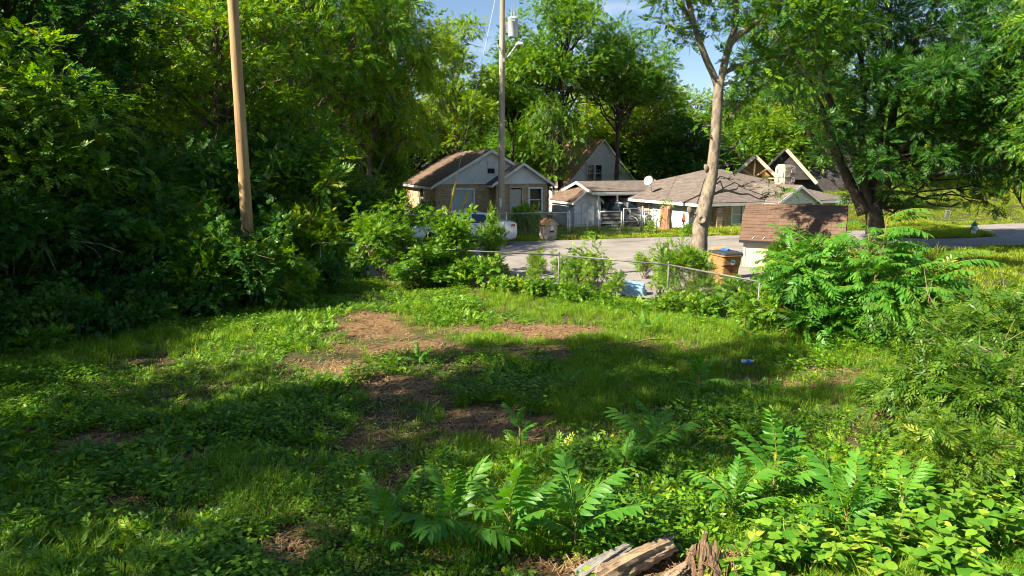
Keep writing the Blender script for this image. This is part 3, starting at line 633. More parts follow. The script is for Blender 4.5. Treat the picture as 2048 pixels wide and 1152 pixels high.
# ---- house under construction
h = thing('house_under_construction', 'unfinished dark roofed house with bare timber gable behind the rambler', 'house', (19.6, 58.5, .0), R(-16))
MB().bb(0, 9, 0, 8, -.8, 2.4).build('wall', M['shingle_dark'], h)
gable_roof(h, M['shingle_dark'], 0.6, 8.0, -.6, 9.0, 2.3, 6.1, .3, .5, along='x', fascia=False)
gable_roof(h, M['shingle_dark'], .9, 5.3, -1.2, 3.4, 2.4, 4.8, .2, .3, fascia=False)
gable_roof(h, M['shingle_dark'], -1.2, 2.6, -2.2, 3, 2.5, 4.3, .2, .2, fascia=False)
MB().prism([(.9, -1.1, 2.4), (5.3, -1.1, 2.4), (3.1, -1.1, 4.75)], (0, .06, 0)).build('gable_sheathing', M['shingle_dark'], h)
for (a, b) in (((-1.45, -2.45, 2.2), (.7, -2.45, 4.28)), ((2.85, -2.45, 2.2), (.7, -2.45, 4.28)), ((5.55, -1.54, 2.1), (3.1, -1.54, 4.78))):
    MB().bar(a, b, .05, .26).build('fascia_board', M['cream'], h)
for (a, b) in (((.7, -2.2, 2.6), (.7, -2.2, 4.1)), ((.7, -2.2, 2.6), (-.3, -2.2, 3.3)), ((.7, -2.2, 2.6), (1.7, -2.2, 3.3)), ((-1, -2.2, 2.5), (2.4, -2.2, 2.5))):
    MB().bar(a, b, .12, .12).build('truss_timber', M['timber'], h)
MB().prism([(-1.0, -1.7, 2.5), (2.4, -1.7, 2.5), (.7, -1.7, 4.1)], (0, .06, 0)).build('gable_sheathing', M['osb'], h)
MB().bb(-1.1, 2.5, -2.1, 0, -.8, 2.4).build('wall', M['shingle_dark'], h)
# ---- pale houses far right on the rise
for nm, lab, x_, y_, w_, z_ in (('pale_house', 'large pale house on the grassy rise behind drooping branches at right', 43.0, 68.0, 9, 2.0),):
    h = thing(nm, lab, 'house', (x_, y_, z_), R(14)); w = w_
    rect_siding(h, 0, w, 0, -.5, 3.2, row=.22, holes=[(1, 2.2, .8, 2.2), (4, 5.2, .8, 2.2), (w-2, w-1, .8, 2.2)]); MB().bb(.02, w-.02, .1, 8, -.6, 3.2).build('wall', M['siding'], h)
    gable_siding(h, 0, w, 0, 3.2, 6.2, row=.22); gable_roof(h, M['shingle_grey'], 0, w, 0, 8, 3.2, 6.25, .3, .25)
    for a in (1, 4, w-2): window(h, a, a+1.1, .8, 2.2, -.02, .1, True, 'glass')
# ---- little gambrel shed
M['shed_shingle'] = mat('shed_shingle', (.105, .064, .046), (.155, .095, .067), 3, .95, bump=.5, bscale=90)
h = thing('garden_shed', 'small cream shed with brown gambrel shingle roof behind the leafy thicket', 'shed', (8.05, 23.6, 0), R(-27))
SL, SD, WH = 3.0, 2.3, 1.05
MB().bb(0, SL, 0, SD, .06, WH).build('wall', M['cream'], h)
for x_ in (-.012, SL/3, 2*SL/3, SL-.07): MB().bb(x_, x_+.08, -.022, 0, .06, WH).build('batten', M['cream'], h)
MB().bb(-.05, SL+.05, -.04, SD+.04, -.05, .06).build('skid', M['timber'], h)
prof = [(-.16, WH-.10), (.42, WH+.78), (SD/2, WH+1.12), (SD-.42, WH+.78), (SD+.16, WH-.10)]
rf = MB(); n_ = len(prof)
for x_ in (-.14, SL+.14):
    pass
pts = [(y_, z_) for y_, z_ in prof]+[(y_, z_-.05) for y_, z_ in prof[::-1]]
rf.prism([(-.14, y_, z_) for y_, z_ in pts], (SL+.28, 0, 0)); rfo = rf.build('roof', M['shed_shingle'], h)
for x_ in (0, SL-.04): MB().prism([(x_, 0, WH), (x_, .48, WH+.74), (x_, SD/2, WH+1.06), (x_, SD-.48, WH+.74), (x_, SD, WH)], (.04, 0, 0)).build('gable_end', M['cream'], h)
MB().bb(-.14, SL+.14, -.185, -.165, WH-.16, WH-.07).build('drip_edge', M['dark'], h)
shm = None
for (p0, p1) in ((prof[0], prof[1]), (prof[1], prof[2])):
    Ls = math.dist(p0, p1); rows = int(round(Ls/.135)); ang = math.atan2(p1[1]-p0[1], p1[0]-p0[0]); nm_ = 0
    for i in range(rows):
        x_ = -.15-(.15 if i % 2 else 0)
        while x_ < SL+.15:
            x0_, x1_ = max(x_, -.15), min(x_+.30, SL+.15); x_ += .30
            if x1_-x0_ < .04: continue
            t0, t1 = i/rows, (i+1.15)/rows; q0 = (p0[0]+(p1[0]-p0[0])*t0, p0[1]+(p1[1]-p0[1])*t0); q1 = (p0[0]+(p1[0]-p0[0])*min(t1, 1), p0[1]+(p1[1]-p0[1])*min(t1, 1))
            ny_, nz_ = -math.sin(ang), math.cos(ang); o1 = .016+random.uniform(0, .005); g_2 = .004
            mb = MB(); a, b = x0_+g_2, x1_-g_2
            mb.add([(a, q0[0]+ny_*o1, q0[1]+nz_*o1), (b, q0[0]+ny_*o1, q0[1]+nz_*o1), (b, q1[0]+ny_*.004, q1[1]+nz_*.004), (a, q1[0]+ny_*.004, q1[1]+nz_*.004), (a, q0[0], q0[1]), (b, q0[0], q0[1])], [(0, 1, 2, 3), (4, 5, 1, 0), (0, 3, 4), (1, 5, 2)])
            mb.build('shingle', M['shed_shingle'], rfo)
for (x_, z_) in ((.28, .08), (.62, .10)): tag(MB().bar((x_, -.13, WH-.02), (x_+.06, -.10, WH+.06), .03, .008).build('paint_fleck', M['white'], h))
# ------------------------------------------------------------------ poles, fences, street things
M['pole_wood'] = mat('pole_wood', (.29, .185, .09), (.42, .29, .155), 7, .9, bump=.55, bscale=14, stretch=(1, 1, .08), c3=(.20, .12, .055), s3=5)
M['pole_grey'] = mat('pole_grey', (.27, .235, .185), (.38, .335, .265), 7, .92, bump=.55, bscale=14, stretch=(1, 1, .08), c3=(.2, .17, .13), s3=4)
M['xfmr'] = mat('xfmr', (.50, .54, .58), (.56, .60, .64), 4, .5)
M['porcelain'] = mat('porcelain', (.34, .30, .33), rough=.25)
M['wire'] = mat('wire', (.10, .10, .10), rough=.6)
M['wire_pale'] = mat('wire_pale', (.42, .42, .42), rough=.5, metal=.4)
M['yellow'] = mat('yellow', (.75, .50, .02), (.68, .44, .03), 3, .5)
M['rust'] = mat('rust', (.30, .13, .06), (.22, .10, .05), 8, .9)
def strand(mb, a, b, sag, r, n=14): mb.tube([Vector(a).lerp(Vector(b), k/n)-Vector((0, 0, sag*4*(k/n)*(1-k/n))) for k in range(n+1)], r, 5, cap=False)
# left pole
pb = P(501, 560, 17.2); pb.z = -.3; pt = P(463, -40, 16.9); dd = (pt-pb).normalized()
t = thing('utility_pole', 'bare honey brown wooden utility pole leaning among the dark woods', 'pole', (pb.x, pb.y, 0))
MB().tube([dd*(k*1.2-.0)+Vector((0, 0, -.3)) for k in range(10)], [.155-.0055*k for k in range(10)], 18, wob=.015).build('shaft', M['pole_wood'], t, True)
for z_ in (3.0, 4.1): q = dd*z_; MB().lathe([(.0, 0), (.018, 0), (.018, .03), (0, .03)], 8, q+Vector((0, -.19, 0)), Matrix.Rotation(R(90), 3, 'X')).build('bolt', M['rust'], t)
# middle pole with transformer and lamp
b0 = Vector(((1002-1024)/F*34.2, 34.0, 0)); t = thing('utility_pole', 'tall grey utility pole with transformer drum standing in front of the bungalow', 'pole', b0)
def PL(px, py, Y=34.0): return P(px, py, Y)-b0
MB().tube([(.0+.012*k, 0, -.2+1.35*k) for k in range(11)], [.165-.0045*k for k in range(11)], 16, wob=.015).build('shaft', M['pole_grey'], t, True)
c = PL(1026, 55); tr = MB().lathe([(0, -.44), (.22, -.44), (.24, -.41), (.24, .36), (.255, .37), (.255, .40), (.20, .46), (0, .47)], 20, c).build('transformer', M['xfmr'], t, True)
for dx, dz in ((-.07, .0), (.06, .02)): MB().lathe([(0, .44), (.05, .44), (.03, .50), (.05, .52), (.03, .58), (.05, .60), (.03, .68), (.012, .70), (.012, .95+dz*8), (0, .95+dz*8)], 10, c+Vector((dx, -.02, 0))).build('bushing', M['porcelain'], tr)
MB().bb(c.x-.34, c.x-.2, c.y-.05, c.y+.05, c.z-.25, c.z+.25).build('bracket', M['galv'], tr)
MB().bb(c.x-.05, c.x+.09, c.y-.30, c.y-.22, c.z+.22, c.z+.30).build('lug', M['galv'], tr)
a, e = PL(1008, 121), PL(1036, 90)
arm = MB().tube([a, a.lerp(e, .35)+Vector((0, -.05, -.02)), a.lerp(e, .8)+Vector((0, -.1, .05)), e], .028, 8).build('lamp_arm', M['galv'], t, True)
lh = MB().add([], []); lh.tube([e+Vector((-.12, -.1, -.02)), e+Vector((.0, -.1, .05)), e+Vector((.18, -.1, .04)), e+Vector((.28, -.1, -.03))], [.03, .085, .09, .03], 10); lh.build('lamp_head', M['alum'], t, True)
MB().bb(a.x-.06, a.x+.03, a.y-.19, a.y-.1, a.z-.1, a.z+.1).build('mount_plate', M['galv'], t)
MB().tube([PL(1000, 95), PL(1000, 95)+Vector((-.1, -.15, 0))], .04, 8).build('insulator', M['porcelain'], t)
MB().tube([PL(1000, 96)+Vector((0, -.18, 0)), PL(1003, 108)+Vector((0, -.2, 0)), PL(1011, 118)+Vector((0, -.2, 0)), PL(1018, 98)+Vector((0, -.15, 0))], .016, 6).build('lead_wire', M['wire'], t)
MB().bb(-.05, .05, -.185, -.165, 1.5, 1.9).build('pole_tag', M['galv'], t)
for i, (top, anc, gy) in enumerate((((1003, -60, 34), (886, 479), (914, 368)), ((1000, 218, 34), (903, 472), (940, 378)))):
    A_ = onG(*anc); T_ = P(*top); g = thing('guy_wire', ('steeper','shorter')[i]+' steel guy wire with yellow guard, '+('left' if i == 0 else 'right')+' one of the pair', 'guy wire', A_)
    MB().tube([(0, 0, -.1), T_-A_], .012, 6).build('strand', M['wire_pale'], g); k0, k1 = .02, (.225 if i == 0 else .36)
    MB().tube([(T_-A_)*k0, (T_-A_)*k1], .045, 8).build('guard', M['yellow'], g)
# service wires
for i, (a, b, s, lab) in enumerate(((P(1011, 95, 34), P(1440, 298, 62), .5, 'service wire from the lamp pole across to the far houses'), (P(1012, 100, 34), P(1183, 363, 45), .4, 'service wire from the lamp pole down to the carport'), (P(1325, 272, 62), P(1460, 302, 60), .1, 'wire crossing in front of the far pole'))):
    mb = MB(); strand(mb, a, b, s, .013, 18); tag(mb.build('service_wire', M['wire'], None), lab, 'wire')
# far pole and white boom behind the rambler
f0 = P(1331, 345, 63); f0.z = -.4; t = thing('utility_pole', 'slim pale far pole rising behind the rambler roof', 'pole', f0)
MB().tube([(0, 0, -.2), (0, 0, 4.5), (.1, 0, 7.0)], [.16, .15, .13], 10).build('shaft', M['pole_grey'], t, True); MB().tube([(.6, .3, -.2), (.55, .3, 6.3)], .09, 8).build('conduit', M['timber'], t)
t = thing('boom_lift', 'white metal boom angled up among the trees behind the rambler', 'lift', (P(1370, 340, 60).x, 60, -.4))
o = Vector(t.location)
for a, b, r_ in (((1348, 308), (1362, 286), .16), ((1362, 290), (1383, 262), .28), ((1368, 297), (1376, 287), .14), ((1390, 284), (1396, 294), .14)): MB().tube([P(*a, 60)-o, P(*b, 60)-o], r_, 10).build('boom', M['white'], t)
MB().box(P(1390, 294, 60)-o, (.7, .4, .45)).build('basket', M['alum'], t, bevel=.04); MB().box(P(1381, 333, 60)-o, (.9, .8, .7)).build('turret', M['white'], t, bevel=.06); MB().tube([P(1362, 290, 60)-o, P(1378, 330, 60)-o], .14, 8).build('lower_boom', M['galv'], t)
MB().box((.2, 0, .45), (2.2, 1.6, .8)).build('chassis', M['galv'], t, bevel=.06)
for sx in (-.7, 1.1):
    for sy in (-.8, .8): MB().lathe([(0, -.12), (.3, -.12), (.38, -.08), (.38, .08), (.3, .12), (0, .12)], 14, (sx, sy, .38), Matrix.Rotation(R(90), 3, 'X')).build('wheel', M['dark'], t, True)
M['galv_old'] = mat('galv_old', (.11, .11, .11), (.19, .19, .18), 10, .6, .3)
# ---- chain link fences
def chainlink(mb, a, b, z0, z1, pitch=.07, r=.0032, sag=0):
    a = Vector(a); b = Vector(b); L = (b-a).length; d = (b-a).normalized(); nrm = Vector((-d.y, d.x, 0)); n = int(L/pitch); m = int((z1-z0)/pitch*1.0); V = []
    for i in range(-1, n+1):
        path = []
        for k in range(m+1):
            x = min(L, max(0, (i+.5)*pitch+(pitch*.5 if k % 2 else -pitch*.5))); path.append(a+d*x+nrm*(.004 if (k+i) % 2 else -.004)+Vector((0, 0, z0+(z1-z0)*k/m)))
        mb.tube(path, r, 3, cap=False)
def fence(name, label, pts, hgt, M_, postr=.03, railr=.021, pitch=.07, wr=.0032, rail=True, every=2.6, skip=()):
    o = Vector((pts[0][0], pts[0][1], 0)); t = thing(name, label, 'fence', o); run = []
    for (a, b) in zip(pts, pts[1:]):
        L = math.dist(a, b); n = max(1, round(L/every))
        for k in range(n): run.append((a[0]+(b[0]-a[0])*k/n, a[1]+(b[1]-a[1])*k/n))
    run.append(pts[-1]); wm = MB()
    for i, q in enumerate(run):
        z = gzf(*q); p_ = Vector((q[0], q[1], z))-o
        po = MB().tube([p_+Vector((0, 0, -.2)), p_+Vector((0, 0, hgt+.03))], postr, 8).build('post', M_, t, True); MB().lathe([(postr*1.25, hgt+.0), (postr*1.25, hgt+.05), (postr*.8, hgt+.09), (.002, hgt+.10)], 8, p_).build('post_cap', M_, po, True)
        if i < len(run)-1:
            q2 = run[i+1]; p2 = Vector((q2[0], q2[1], gzf(*q2)))-o
            if rail: MB().tube([p_+Vector((0, 0, hgt)), p2+Vector((0, 0, hgt))], railr, 8).build('top_rail', M_, t, True)
            chainlink(wm, p_, p2, .03, hgt-.02, pitch, wr)
    o2 = wm.build('chain_link_mesh', M_, t, fix=False); o2['kind'] = 'stuff'; return t
fence('chain_link_fence', 'weed grown chain link fence along the far edge of the lot', FEN, 1.08, M['galv_old'], wr=.0013, every=7.0, postr=.022)
t = thing('bent_rail', 'loose bent fence pipe sticking out of the shrubs at left', 'pipe', G(628, 560))
o = Vector(t.location); MB().tube([P(622, 493, 20.6)-o, P(625, 489, 20.7)-o, P(633, 486, 20.8)-o, P(645, 485.5, 20.9)-o, P(700, 486, 21.3)-o, P(740, 487, 21.4)-o], .022, 8).build('pipe', M['galv'], t, True); MB().tube([P(640, 486, 20.85)-o, (P(640, 486, 20.85)-o)*Vector((1, 1, 0))+Vector((0, 0, -.1))], .02, 8).build('upright', M['galv'], t, True)
fy = lambda px: onG(px, 474-(px-1080)*.026)
FF = [(-14, 29.9), (-6.4, 32.2), (float(fy(1135).x), float(fy(1135).y))]
fence('chain_link_fence', 'chain link fence in front of the brick bungalow', FF, 1.2, M['galv'], every=2.9, pitch=.085, wr=.005)
def gate(label, a, b, h0, h1, mid=True):
    a = Vector(a); b = Vector(b); t = thing('chain_link_gate', label, 'gate', a); e = b-a
    for p_, h_ in ((Vector((0, 0, 0)), h0), (e, h1)): MB().tube([p_+Vector((0, 0, .05)), p_+Vector((0, 0, h_))], .03, 8).build('upright', M['galv'], t, True)
    MB().tube([Vector((0, 0, h0)), e+Vector((0, 0, h1))], .026, 8).build('top_bar', M['galv'], t, True); MB().tube([Vector((0, 0, .07)), e+Vector((0, 0, .07))], .026, 8).build('bottom_bar', M['galv'], t, True)
    if mid: MB().tube([Vector((0, 0, h0*.5)), e+Vector((0, 0, h1*.5))], .022, 8).build('middle_bar', M['galv'], t, True)
    w_ = MB(); chainlink(w_, (0, 0, 0), e, .08, min(h0, h1)-.02, .085, .005); w_.build('chain_link_mesh', M['galv'], t, fix=False)['kind'] = 'stuff'; return t
gate('narrow walk gate in the fence beside the stone mailbox', onG(1141, 472), onG(1172, 471), 1.15, 1.15)
for q in ((1138, 472.5), (1174.5, 471), (1196, 470.5)):
    p_ = onG(*q); po = MB().tube([(p_.x, p_.y, -.2), (p_.x, p_.y, 1.3)], .045, 10).build('fence_post', M['galv'], None, True)
    tag(po, {1138: 'steel gate post nearest the stone mailbox', 1174.5: 'steel post between the walk gate and the wide gates', 1196: 'steel post at the left end of the wide driveway gates'}[q[0]], 'post')
gate('left leaf of the wide driveway gate in front of the dark SUV', onG(1199, 470.5), onG(1242, 469.5), 1.2, 1.2); gate('right leaf of the wide driveway gate, leaning higher', onG(1246, 469.5), onG(1281, 467), 1.35, 1.3)
p_ = onG(1284, 467); tag(MB().tube([(p_.x, p_.y, -.2), (p_.x, p_.y, 1.42)], .05, 10).build('fence_post', M['galv'], None, True), 'thick steel post right of the driveway gate', 'post')
fence('chain_link_fence', 'short chain link run from the driveway gate to the stump', [(p_.x+.1, p_.y), tuple(onG(1312, 464))[:2]], 1.15, M['galv'], pitch=.085, wr=.005)
# ---- stone mailbox pillar
q = onG(1096, 480); t = thing('stone_mailbox', 'squat stone mailbox pillar with orange peaked cap at the kerb', 'mailbox', q, R(33))
M['mstone'] = mat('mstone', (.33, .285, .23), (.45, .39, .31), 6, .92, bump=.5, bscale=22)
co = MB().bb(-.29, .29, -.25, .25, -.1, .72).build('pillar', M['concrete'], t); rubble(co, -.29, .29, -.25, .25, 0, .72, .24, 9, 'mstone', .05)
M['terracotta'] = mat('terracotta', (.40, .185, .06), (.30, .15, .07), 6, .9, bump=.4, bscale=20)
for s in (-1, 1): slab(mb := MB(), [(s*.36, -.32, .70), (0, -.32, .98), (0, .32, .98), (s*.36, .32, .70)], .05); mb.build('cap_slab', M['terracotta'] if s < 0 else M['mstone'], t)
MB().prism([(-.31, -.29, .72), (.31, -.29, .72), (0, -.29, .955)], (0, .58, 0)).build('cap_core', M['mstone'], t)
mb = MB(); ar = [(-.09, .48), (.09, .48), (.09, .62)]+[(.09*math.cos(R(a)), .62+.09*math.sin(R(a))) for a in range(15, 180, 15)]+[(-.09, .62)]
mb.prism([(x_, -.325, z_) for x_, z_ in ar], (0, .05, 0)).build('mailbox_door', M['xfmr'], t)
MB().bb(-.1, .1, -.335, -.30, .40, .47).build('mailbox_sill', M['dark'], t)
# ---- cars
def loft(st, n=7):
    """stations: (x, zb, zt, hw_bottom, hw_mid, hw_top) -> closed body"""
    mb = MB(); m = None
    for (x, zb, zt, a, b, c) in st:
        zm = zb+(zt-zb)*.55; half = [(a*.0, zb), (a*.85, zb), (a, zb+.06), (b, zm*.6+zb*.4), (b*.995, zm), (c+(b-c)*.35, zt-.055), (c*.9, zt-.008), (c*.45, zt+.012), (0, zt+.016)]
        ring = [(x, -y, z) for y, z in half]+[(x, y, z) for y, z in half[-2:0:-1]]; m = len(ring); mb.v += ring
    k = len(st)
    for i in range(k-1):
        for j in range(m): a = i*m+j; b = i*m+(j+1) % m; mb.f.append((a, b, b+m, a+m))
    mb.f.append(tuple(range(m))); mb.f.append(tuple((k-1)*m+j for j in range(m-1, -1, -1))); return mb
M['car_white'] = mat('car_white', (.72, .74, .77), rough=.28, spec=.6, coat=.6)
M['car_grey'] = mat('car_grey', (.055, .055, .058), rough=.3, metal=.3, spec=.6, coat=.5)
M['car_trim'] = mat('car_trim', (.02, .02, .02), rough=.5)
M['rubber'] = mat('rubber', (.022, .022, .022), rough=.85)
M['alloy'] = mat('alloy', (.55, .56, .57), rough=.3, metal=.8)
M['red_lens'] = mat('red_lens', (.45, .02, .015), rough=.15, spec=.7)
M['lens'] = mat('lens', (.75, .78, .8), rough=.1, spec=.8)
M['carglass'] = mat('carglass', (.015, .03, .05), rough=.04, spec=.9)
M['chrome'] = mat('chrome', (.7, .7, .7), rough=.15, metal=1)
def car(name, label, loc, rz, st, cab, wx, wr, paint, trim_w, bel, cat='car', trimcol='chrome'):
    t = thing(name, label, cat, loc, rz); body = loft(st).build('body', M[paint], t, True)
    cut = MB()
    for x in wx:
        for s in (-1, 1): cut.lathe([(wr*1.16, -.17), (wr*1.16, .17)], 24, (x, s*trim_w, wr), Matrix.Rotation(R(90), 3, 'X'))
    co = cut.build('cut', M['dark'], None); md = body.modifiers.new('b', 'BOOLEAN'); md.object = co; md.operation = 'DIFFERENCE'; md.solver = 'EXACT'
    bpy.context.view_layer.update(); dg = bpy.context.evaluated_depsgraph_get(); me = bpy.data.meshes.new_from_object(body.evaluated_get(dg)); body.modifiers.clear(); body.data = me; bpy.data.objects.remove(co)
    md = body.modifiers.new('es', 'EDGE_SPLIT'); md.split_angle = R(38)
    # cabin: list of (x, z, halfwidth) for belt and roof
    belt, roof = cab; mb = MB(); V = []
    n = len(belt)
    for (x, z, w) in belt: V += [(x, -w, z), (x, w, z)]
    for (x, z, w) in roof: V += [(x, -w, z), (x, w, z)]
    m = 2*n; fs = [(2*i, 2*i+2, m+2*i+2, m+2*i) for i in range(n-1)]+[(2*i+1, m+2*i+1, m+2*i+3, 2*i+3) for i in range(n-1)]+[(m+2*i, m+2*i+2, m+2*i+3, m+2*i+1) for i in range(n-1)]
    fs += [(0, m, m+1, 1), (2*n-2, 2*n-1, m+2*n-1, m+2*n-2)]
    mb.add(V, fs).build('roof_shell', M[paint], t, bevel=.035)
    # side windows and screens set 6 mm proud
    def glassquad(q, nm):
        q = [Vector(p) for p in q]; nn = (q[1]-q[0]).cross(q[2]-q[0]).normalized(); c = sum(q, Vector())/4; 
        if nn.dot(c-Vector((0, 0, .9))) < 0: nn = -nn
        MB().prism([p+nn*.004 for p in q], nn*.012).build(nm, M['carglass'], t)
    def lerp3(a, b, f): return tuple(a[k]+(b[k]-a[k])*f for k in range(3))
    for s in (-1, 1):
        for i in range(n-1):
            B0, B1, R0, R1 = [(p[0], s*p[2], p[1]) for p in (belt[i], belt[i+1], roof[i], roof[i+1])]
            a = lerp3(B0, R0, .10); b = lerp3(B1, R1, .10); c = lerp3(B1, R1, .84); d = lerp3(B0, R0, .84); f0 = .07 if i == 0 else .05
            glassquad([lerp3(a, b, f0), lerp3(a, b, 1-f0), lerp3(d, c, 1-f0), lerp3(d, c, f0)], 'side_window')
    for i in (0, n-1):
        B0, B1, R0, R1 = [(p[0], s*p[2], p[1]) for p, s in ((belt[i], -1), (belt[i], 1), (roof[i], -1), (roof[i], 1))]
        a = lerp3(B0, R0, .1); b = lerp3(B1, R1, .1); c = lerp3(B1, R1, .9); d = lerp3(B0, R0, .9)
        glassquad([lerp3(a, b, .06), lerp3(a, b, .94), lerp3(d, c, .94), lerp3(d, c, .06)], 'windscreen' if i == n-1 else 'rear_window')
    for x in wx:
        for s in (-1, 1):
            w = bpy.data.objects.new('wheel', None); COL.objects.link(w); w.parent = t; w.location = (x, s*(trim_w-.10), wr)
            Rm = Matrix.Rotation(R(90), 3, 'X'); MB().lathe([(wr*.62, -.10), (wr*.9, -.11), (wr, -.07), (wr, .07), (wr*.9, .11), (wr*.62, .10)], 28, (0, 0, 0), Rm).build('tyre', M['rubber'], w, True)
            rm = MB().lathe([(wr*.64, -.08), (wr*.66, .08), (wr*.60, .085), (wr*.58, .02), (.02, .02)], 24, (0, 0, 0), Rm if s < 0 else Matrix.Rotation(R(-90), 3, 'X')).build('rim', M['car_trim'], w, True)
            sp = MB()
            for k in range(5):
                a = k*2*math.pi/5
                for da in (-.12, .12): sp.bar((.03*math.cos(a), s*.075, .03*math.sin(a)), (wr*.62*math.cos(a+da), s*.085, wr*.62*math.sin(a+da)), .02, .035)
            sp.lathe([(0, -.02), (.055, -.02), (.055, .02), (0, .02)], 12, (0, s*.075, 0), Rm); sp.build('spokes', M['alloy'], w)
    return t
# white sedan (local +x = nose); nose points left in the picture
cp = onG(1004, 492); ang = R(180+14)
car_o = Vector((cp.x, cp.y+.55, .055))+Vector((math.cos(ang), math.sin(ang), 0))*1.90
sed = car('white_sedan', 'white sedan parked on the street, mostly hidden by the shrubs', car_o, ang,
 [(-2.42, .42, .86, .55, .70, .62), (-2.38, .30, .97, .72, .80, .72), (-2.15, .24, 1.03, .80, .88, .78), (-1.6, .20, 1.04, .84, .915, .80), (-1.0, .19, 1.0, .85, .92, .84), (0, .18, .96, .86, .925, .86), (.9, .18, .95, .86, .92, .84), (1.35, .19, .92, .84, .91, .80), (1.9, .21, .85, .80, .87, .72), (2.25, .24, .74, .72, .78, .62), (2.42, .34, .60, .55, .62, .5)],
 ([(-1.72, 1.0, .76), (-1.25, .97, .80), (-.35, .95, .83), (.55, .94, .83), (1.15, .93, .78)], [(-1.15, 1.38, .56), (-.95, 1.43, .60), (-.35, 1.46, .62), (.20, 1.45, .61), (.38, 1.42, .58)]),
 (-1.38, 1.42), .335, 'car_white', .91, None)
for s in (-1, 1):
    mb = MB(); mb.add([(-2.37, s*.50, .80), (-2.30, s*.80, .82), (-2.12, s*.895, .86), (-2.12, s*.90, .93), (-2.30, s*.80, .93), (-2.39, s*.50, .92), (-2.2, s*.5, .85), (-2.1, s*.7, .88)], [(0, 1, 4, 5), (1, 2, 3, 4), (0, 5, 6), (1, 0, 6, 7), (2, 1, 7), (3, 2, 7), (4, 3, 7), (5, 4, 7, 6)]); mb.build('tail_light', M['red_lens'], sed)
    MB().box((2.18, s*.62, .66), (.25, .26, .12)).build('headlight', M['lens'], sed, bevel=.03)
    mr = MB().box((.75, s*1.0, 1.0), (.14, .18, .12)).build('wing_mirror', M['car_white'], sed, bevel=.03)
    for x in (-.9, .15): MB().box((x, s*.925, .86), (.16, .03, .03)).build('door_handle', M['chrome'], sed)
    MB().bb(-1.0, 1.0, s*.905-.012, s*.905+.012, .20, .27).build('sill_trim', M['car_trim'], sed)
MB().bb(-2.45, -2.36, -.55, .55, .32, .42).build('bumper_trim', M['car_trim'], sed)
suvp = P(1247, 440, 44.6); t = car('grey_suv', 'dark grey SUV with chrome roof rails parked behind the driveway gate', (suvp.x, 45.0, gzf(suvp.x, 45)), R(-44),
 [(-2.3, .48, .98, .68, .80, .72), (-2.26, .36, 1.10, .78, .88, .80), (-1.9, .30, 1.14, .86, .94, .86), (-1, .28, 1.12, .88, .96, .90), (.2, .28, 1.10, .88, .96, .90), (1.0, .28, 1.09, .88, .95, .86), (1.5, .29, 1.07, .86, .93, .82), (2.05, .32, 1.02, .82, .88, .76), (2.26, .38, .93, .74, .80, .70), (2.32, .46, .82, .6, .7, .6)],
 ([(-2.15, 1.10, .82), (-1.55, 1.10, .86), (-.6, 1.09, .88), (.35, 1.08, .88), (1.2, 1.07, .82)], [(-1.85, 1.58, .66), (-1.5, 1.68, .70), (-.6, 1.72, .72), (.15, 1.71, .71), (.45, 1.66, .68)]),
 (-1.42, 1.42), .37, 'car_grey', .93, None)
for s in (-1, 1):
    MB().box((2.16, s*.66, .86), (.22, .30, .17)).build('headlight', M['lens'], t, bevel=.03); MB().tube([(-1.6, s*.62, 1.70), (-1.5, s*.63, 1.76), (.0, s*.63, 1.78), (.15, s*.62, 1.73)], .02, 8).build('roof_rail', M['chrome'], t, True)
    MB().box((.95, s*1.03, 1.15), (.14, .2, .15)).build('wing_mirror', M['car_grey'], t, bevel=.03); MB().box((-2.25, s*.76, 1.0), (.1, .16, .3)).build('tail_light', M['red_lens'], t, bevel=.02)
    for x in (-1.42, 1.42): MB().tube([(x+.46*math.cos(R(a)), s*.955, .37+.46*math.sin(R(a))) for a in range(0, 181, 15)], .03, 6).build('wheel_arch', M['galv'], t, True)
    MB().bb(-.95, .95, s*.955-.02, s*.955+.02, .32, .38).build('side_step', M['chrome'], t)
MB().bb(2.28, 2.34, -.4, .4, .62, .88).build('grille', M['car_trim'], t)
# ---- wheeled rubbish cart
M['cart'] = mat('cart', (.33, .165, .06), (.42, .22, .085), 5, .6, bump=.12, bscale=60, c3=(.24, .13, .06), s3=6)
M['lid'] = mat('lid', (.028, .028, .03), (.045, .045, .048), 5, .5)
M['red_print'] = mat('red_print', (.62, .045, .035), rough=.6)
M['label_white'] = mat('label_white', (.75, .75, .74), rough=.5)
M['blue_rag'] = mat('blue_rag', (.03, .12, .5), (.05, .2, .62), 9, .7)
M['card'] = mat('card', (.45, .28, .15), (.38, .23, .12), 8, .9)
def rounded(w, d, r, n=5):
    out = []
    for cx, cy, a0 in ((w/2-r, d/2-r, 0), (-w/2+r, d/2-r, 90), (-w/2+r, -d/2+r, 180), (w/2-r, -d/2+r, 270)):
        out += [(cx+r*math.cos(R(a0+90*k/n)), cy+r*math.sin(R(a0+90*k/n))) for k in range(n+1)]
    return out
def ringstack(mb, rings):
    m = len(rings[0][0]); base = len(mb.v)
    for poly, z in rings: mb.v += [(x, y, z) for x, y in poly]
    for i in range(len(rings)-1):
        for j in range(m): a = base+i*m+j; b = base+i*m+(j+1) % m; mb.f.append((a, b, b+m, a+m))
    mb.f.append(tuple(base+j for j in range(m-1, -1, -1))); mb.f.append(tuple(base+(len(rings)-1)*m+j for j in range(m))); return mb
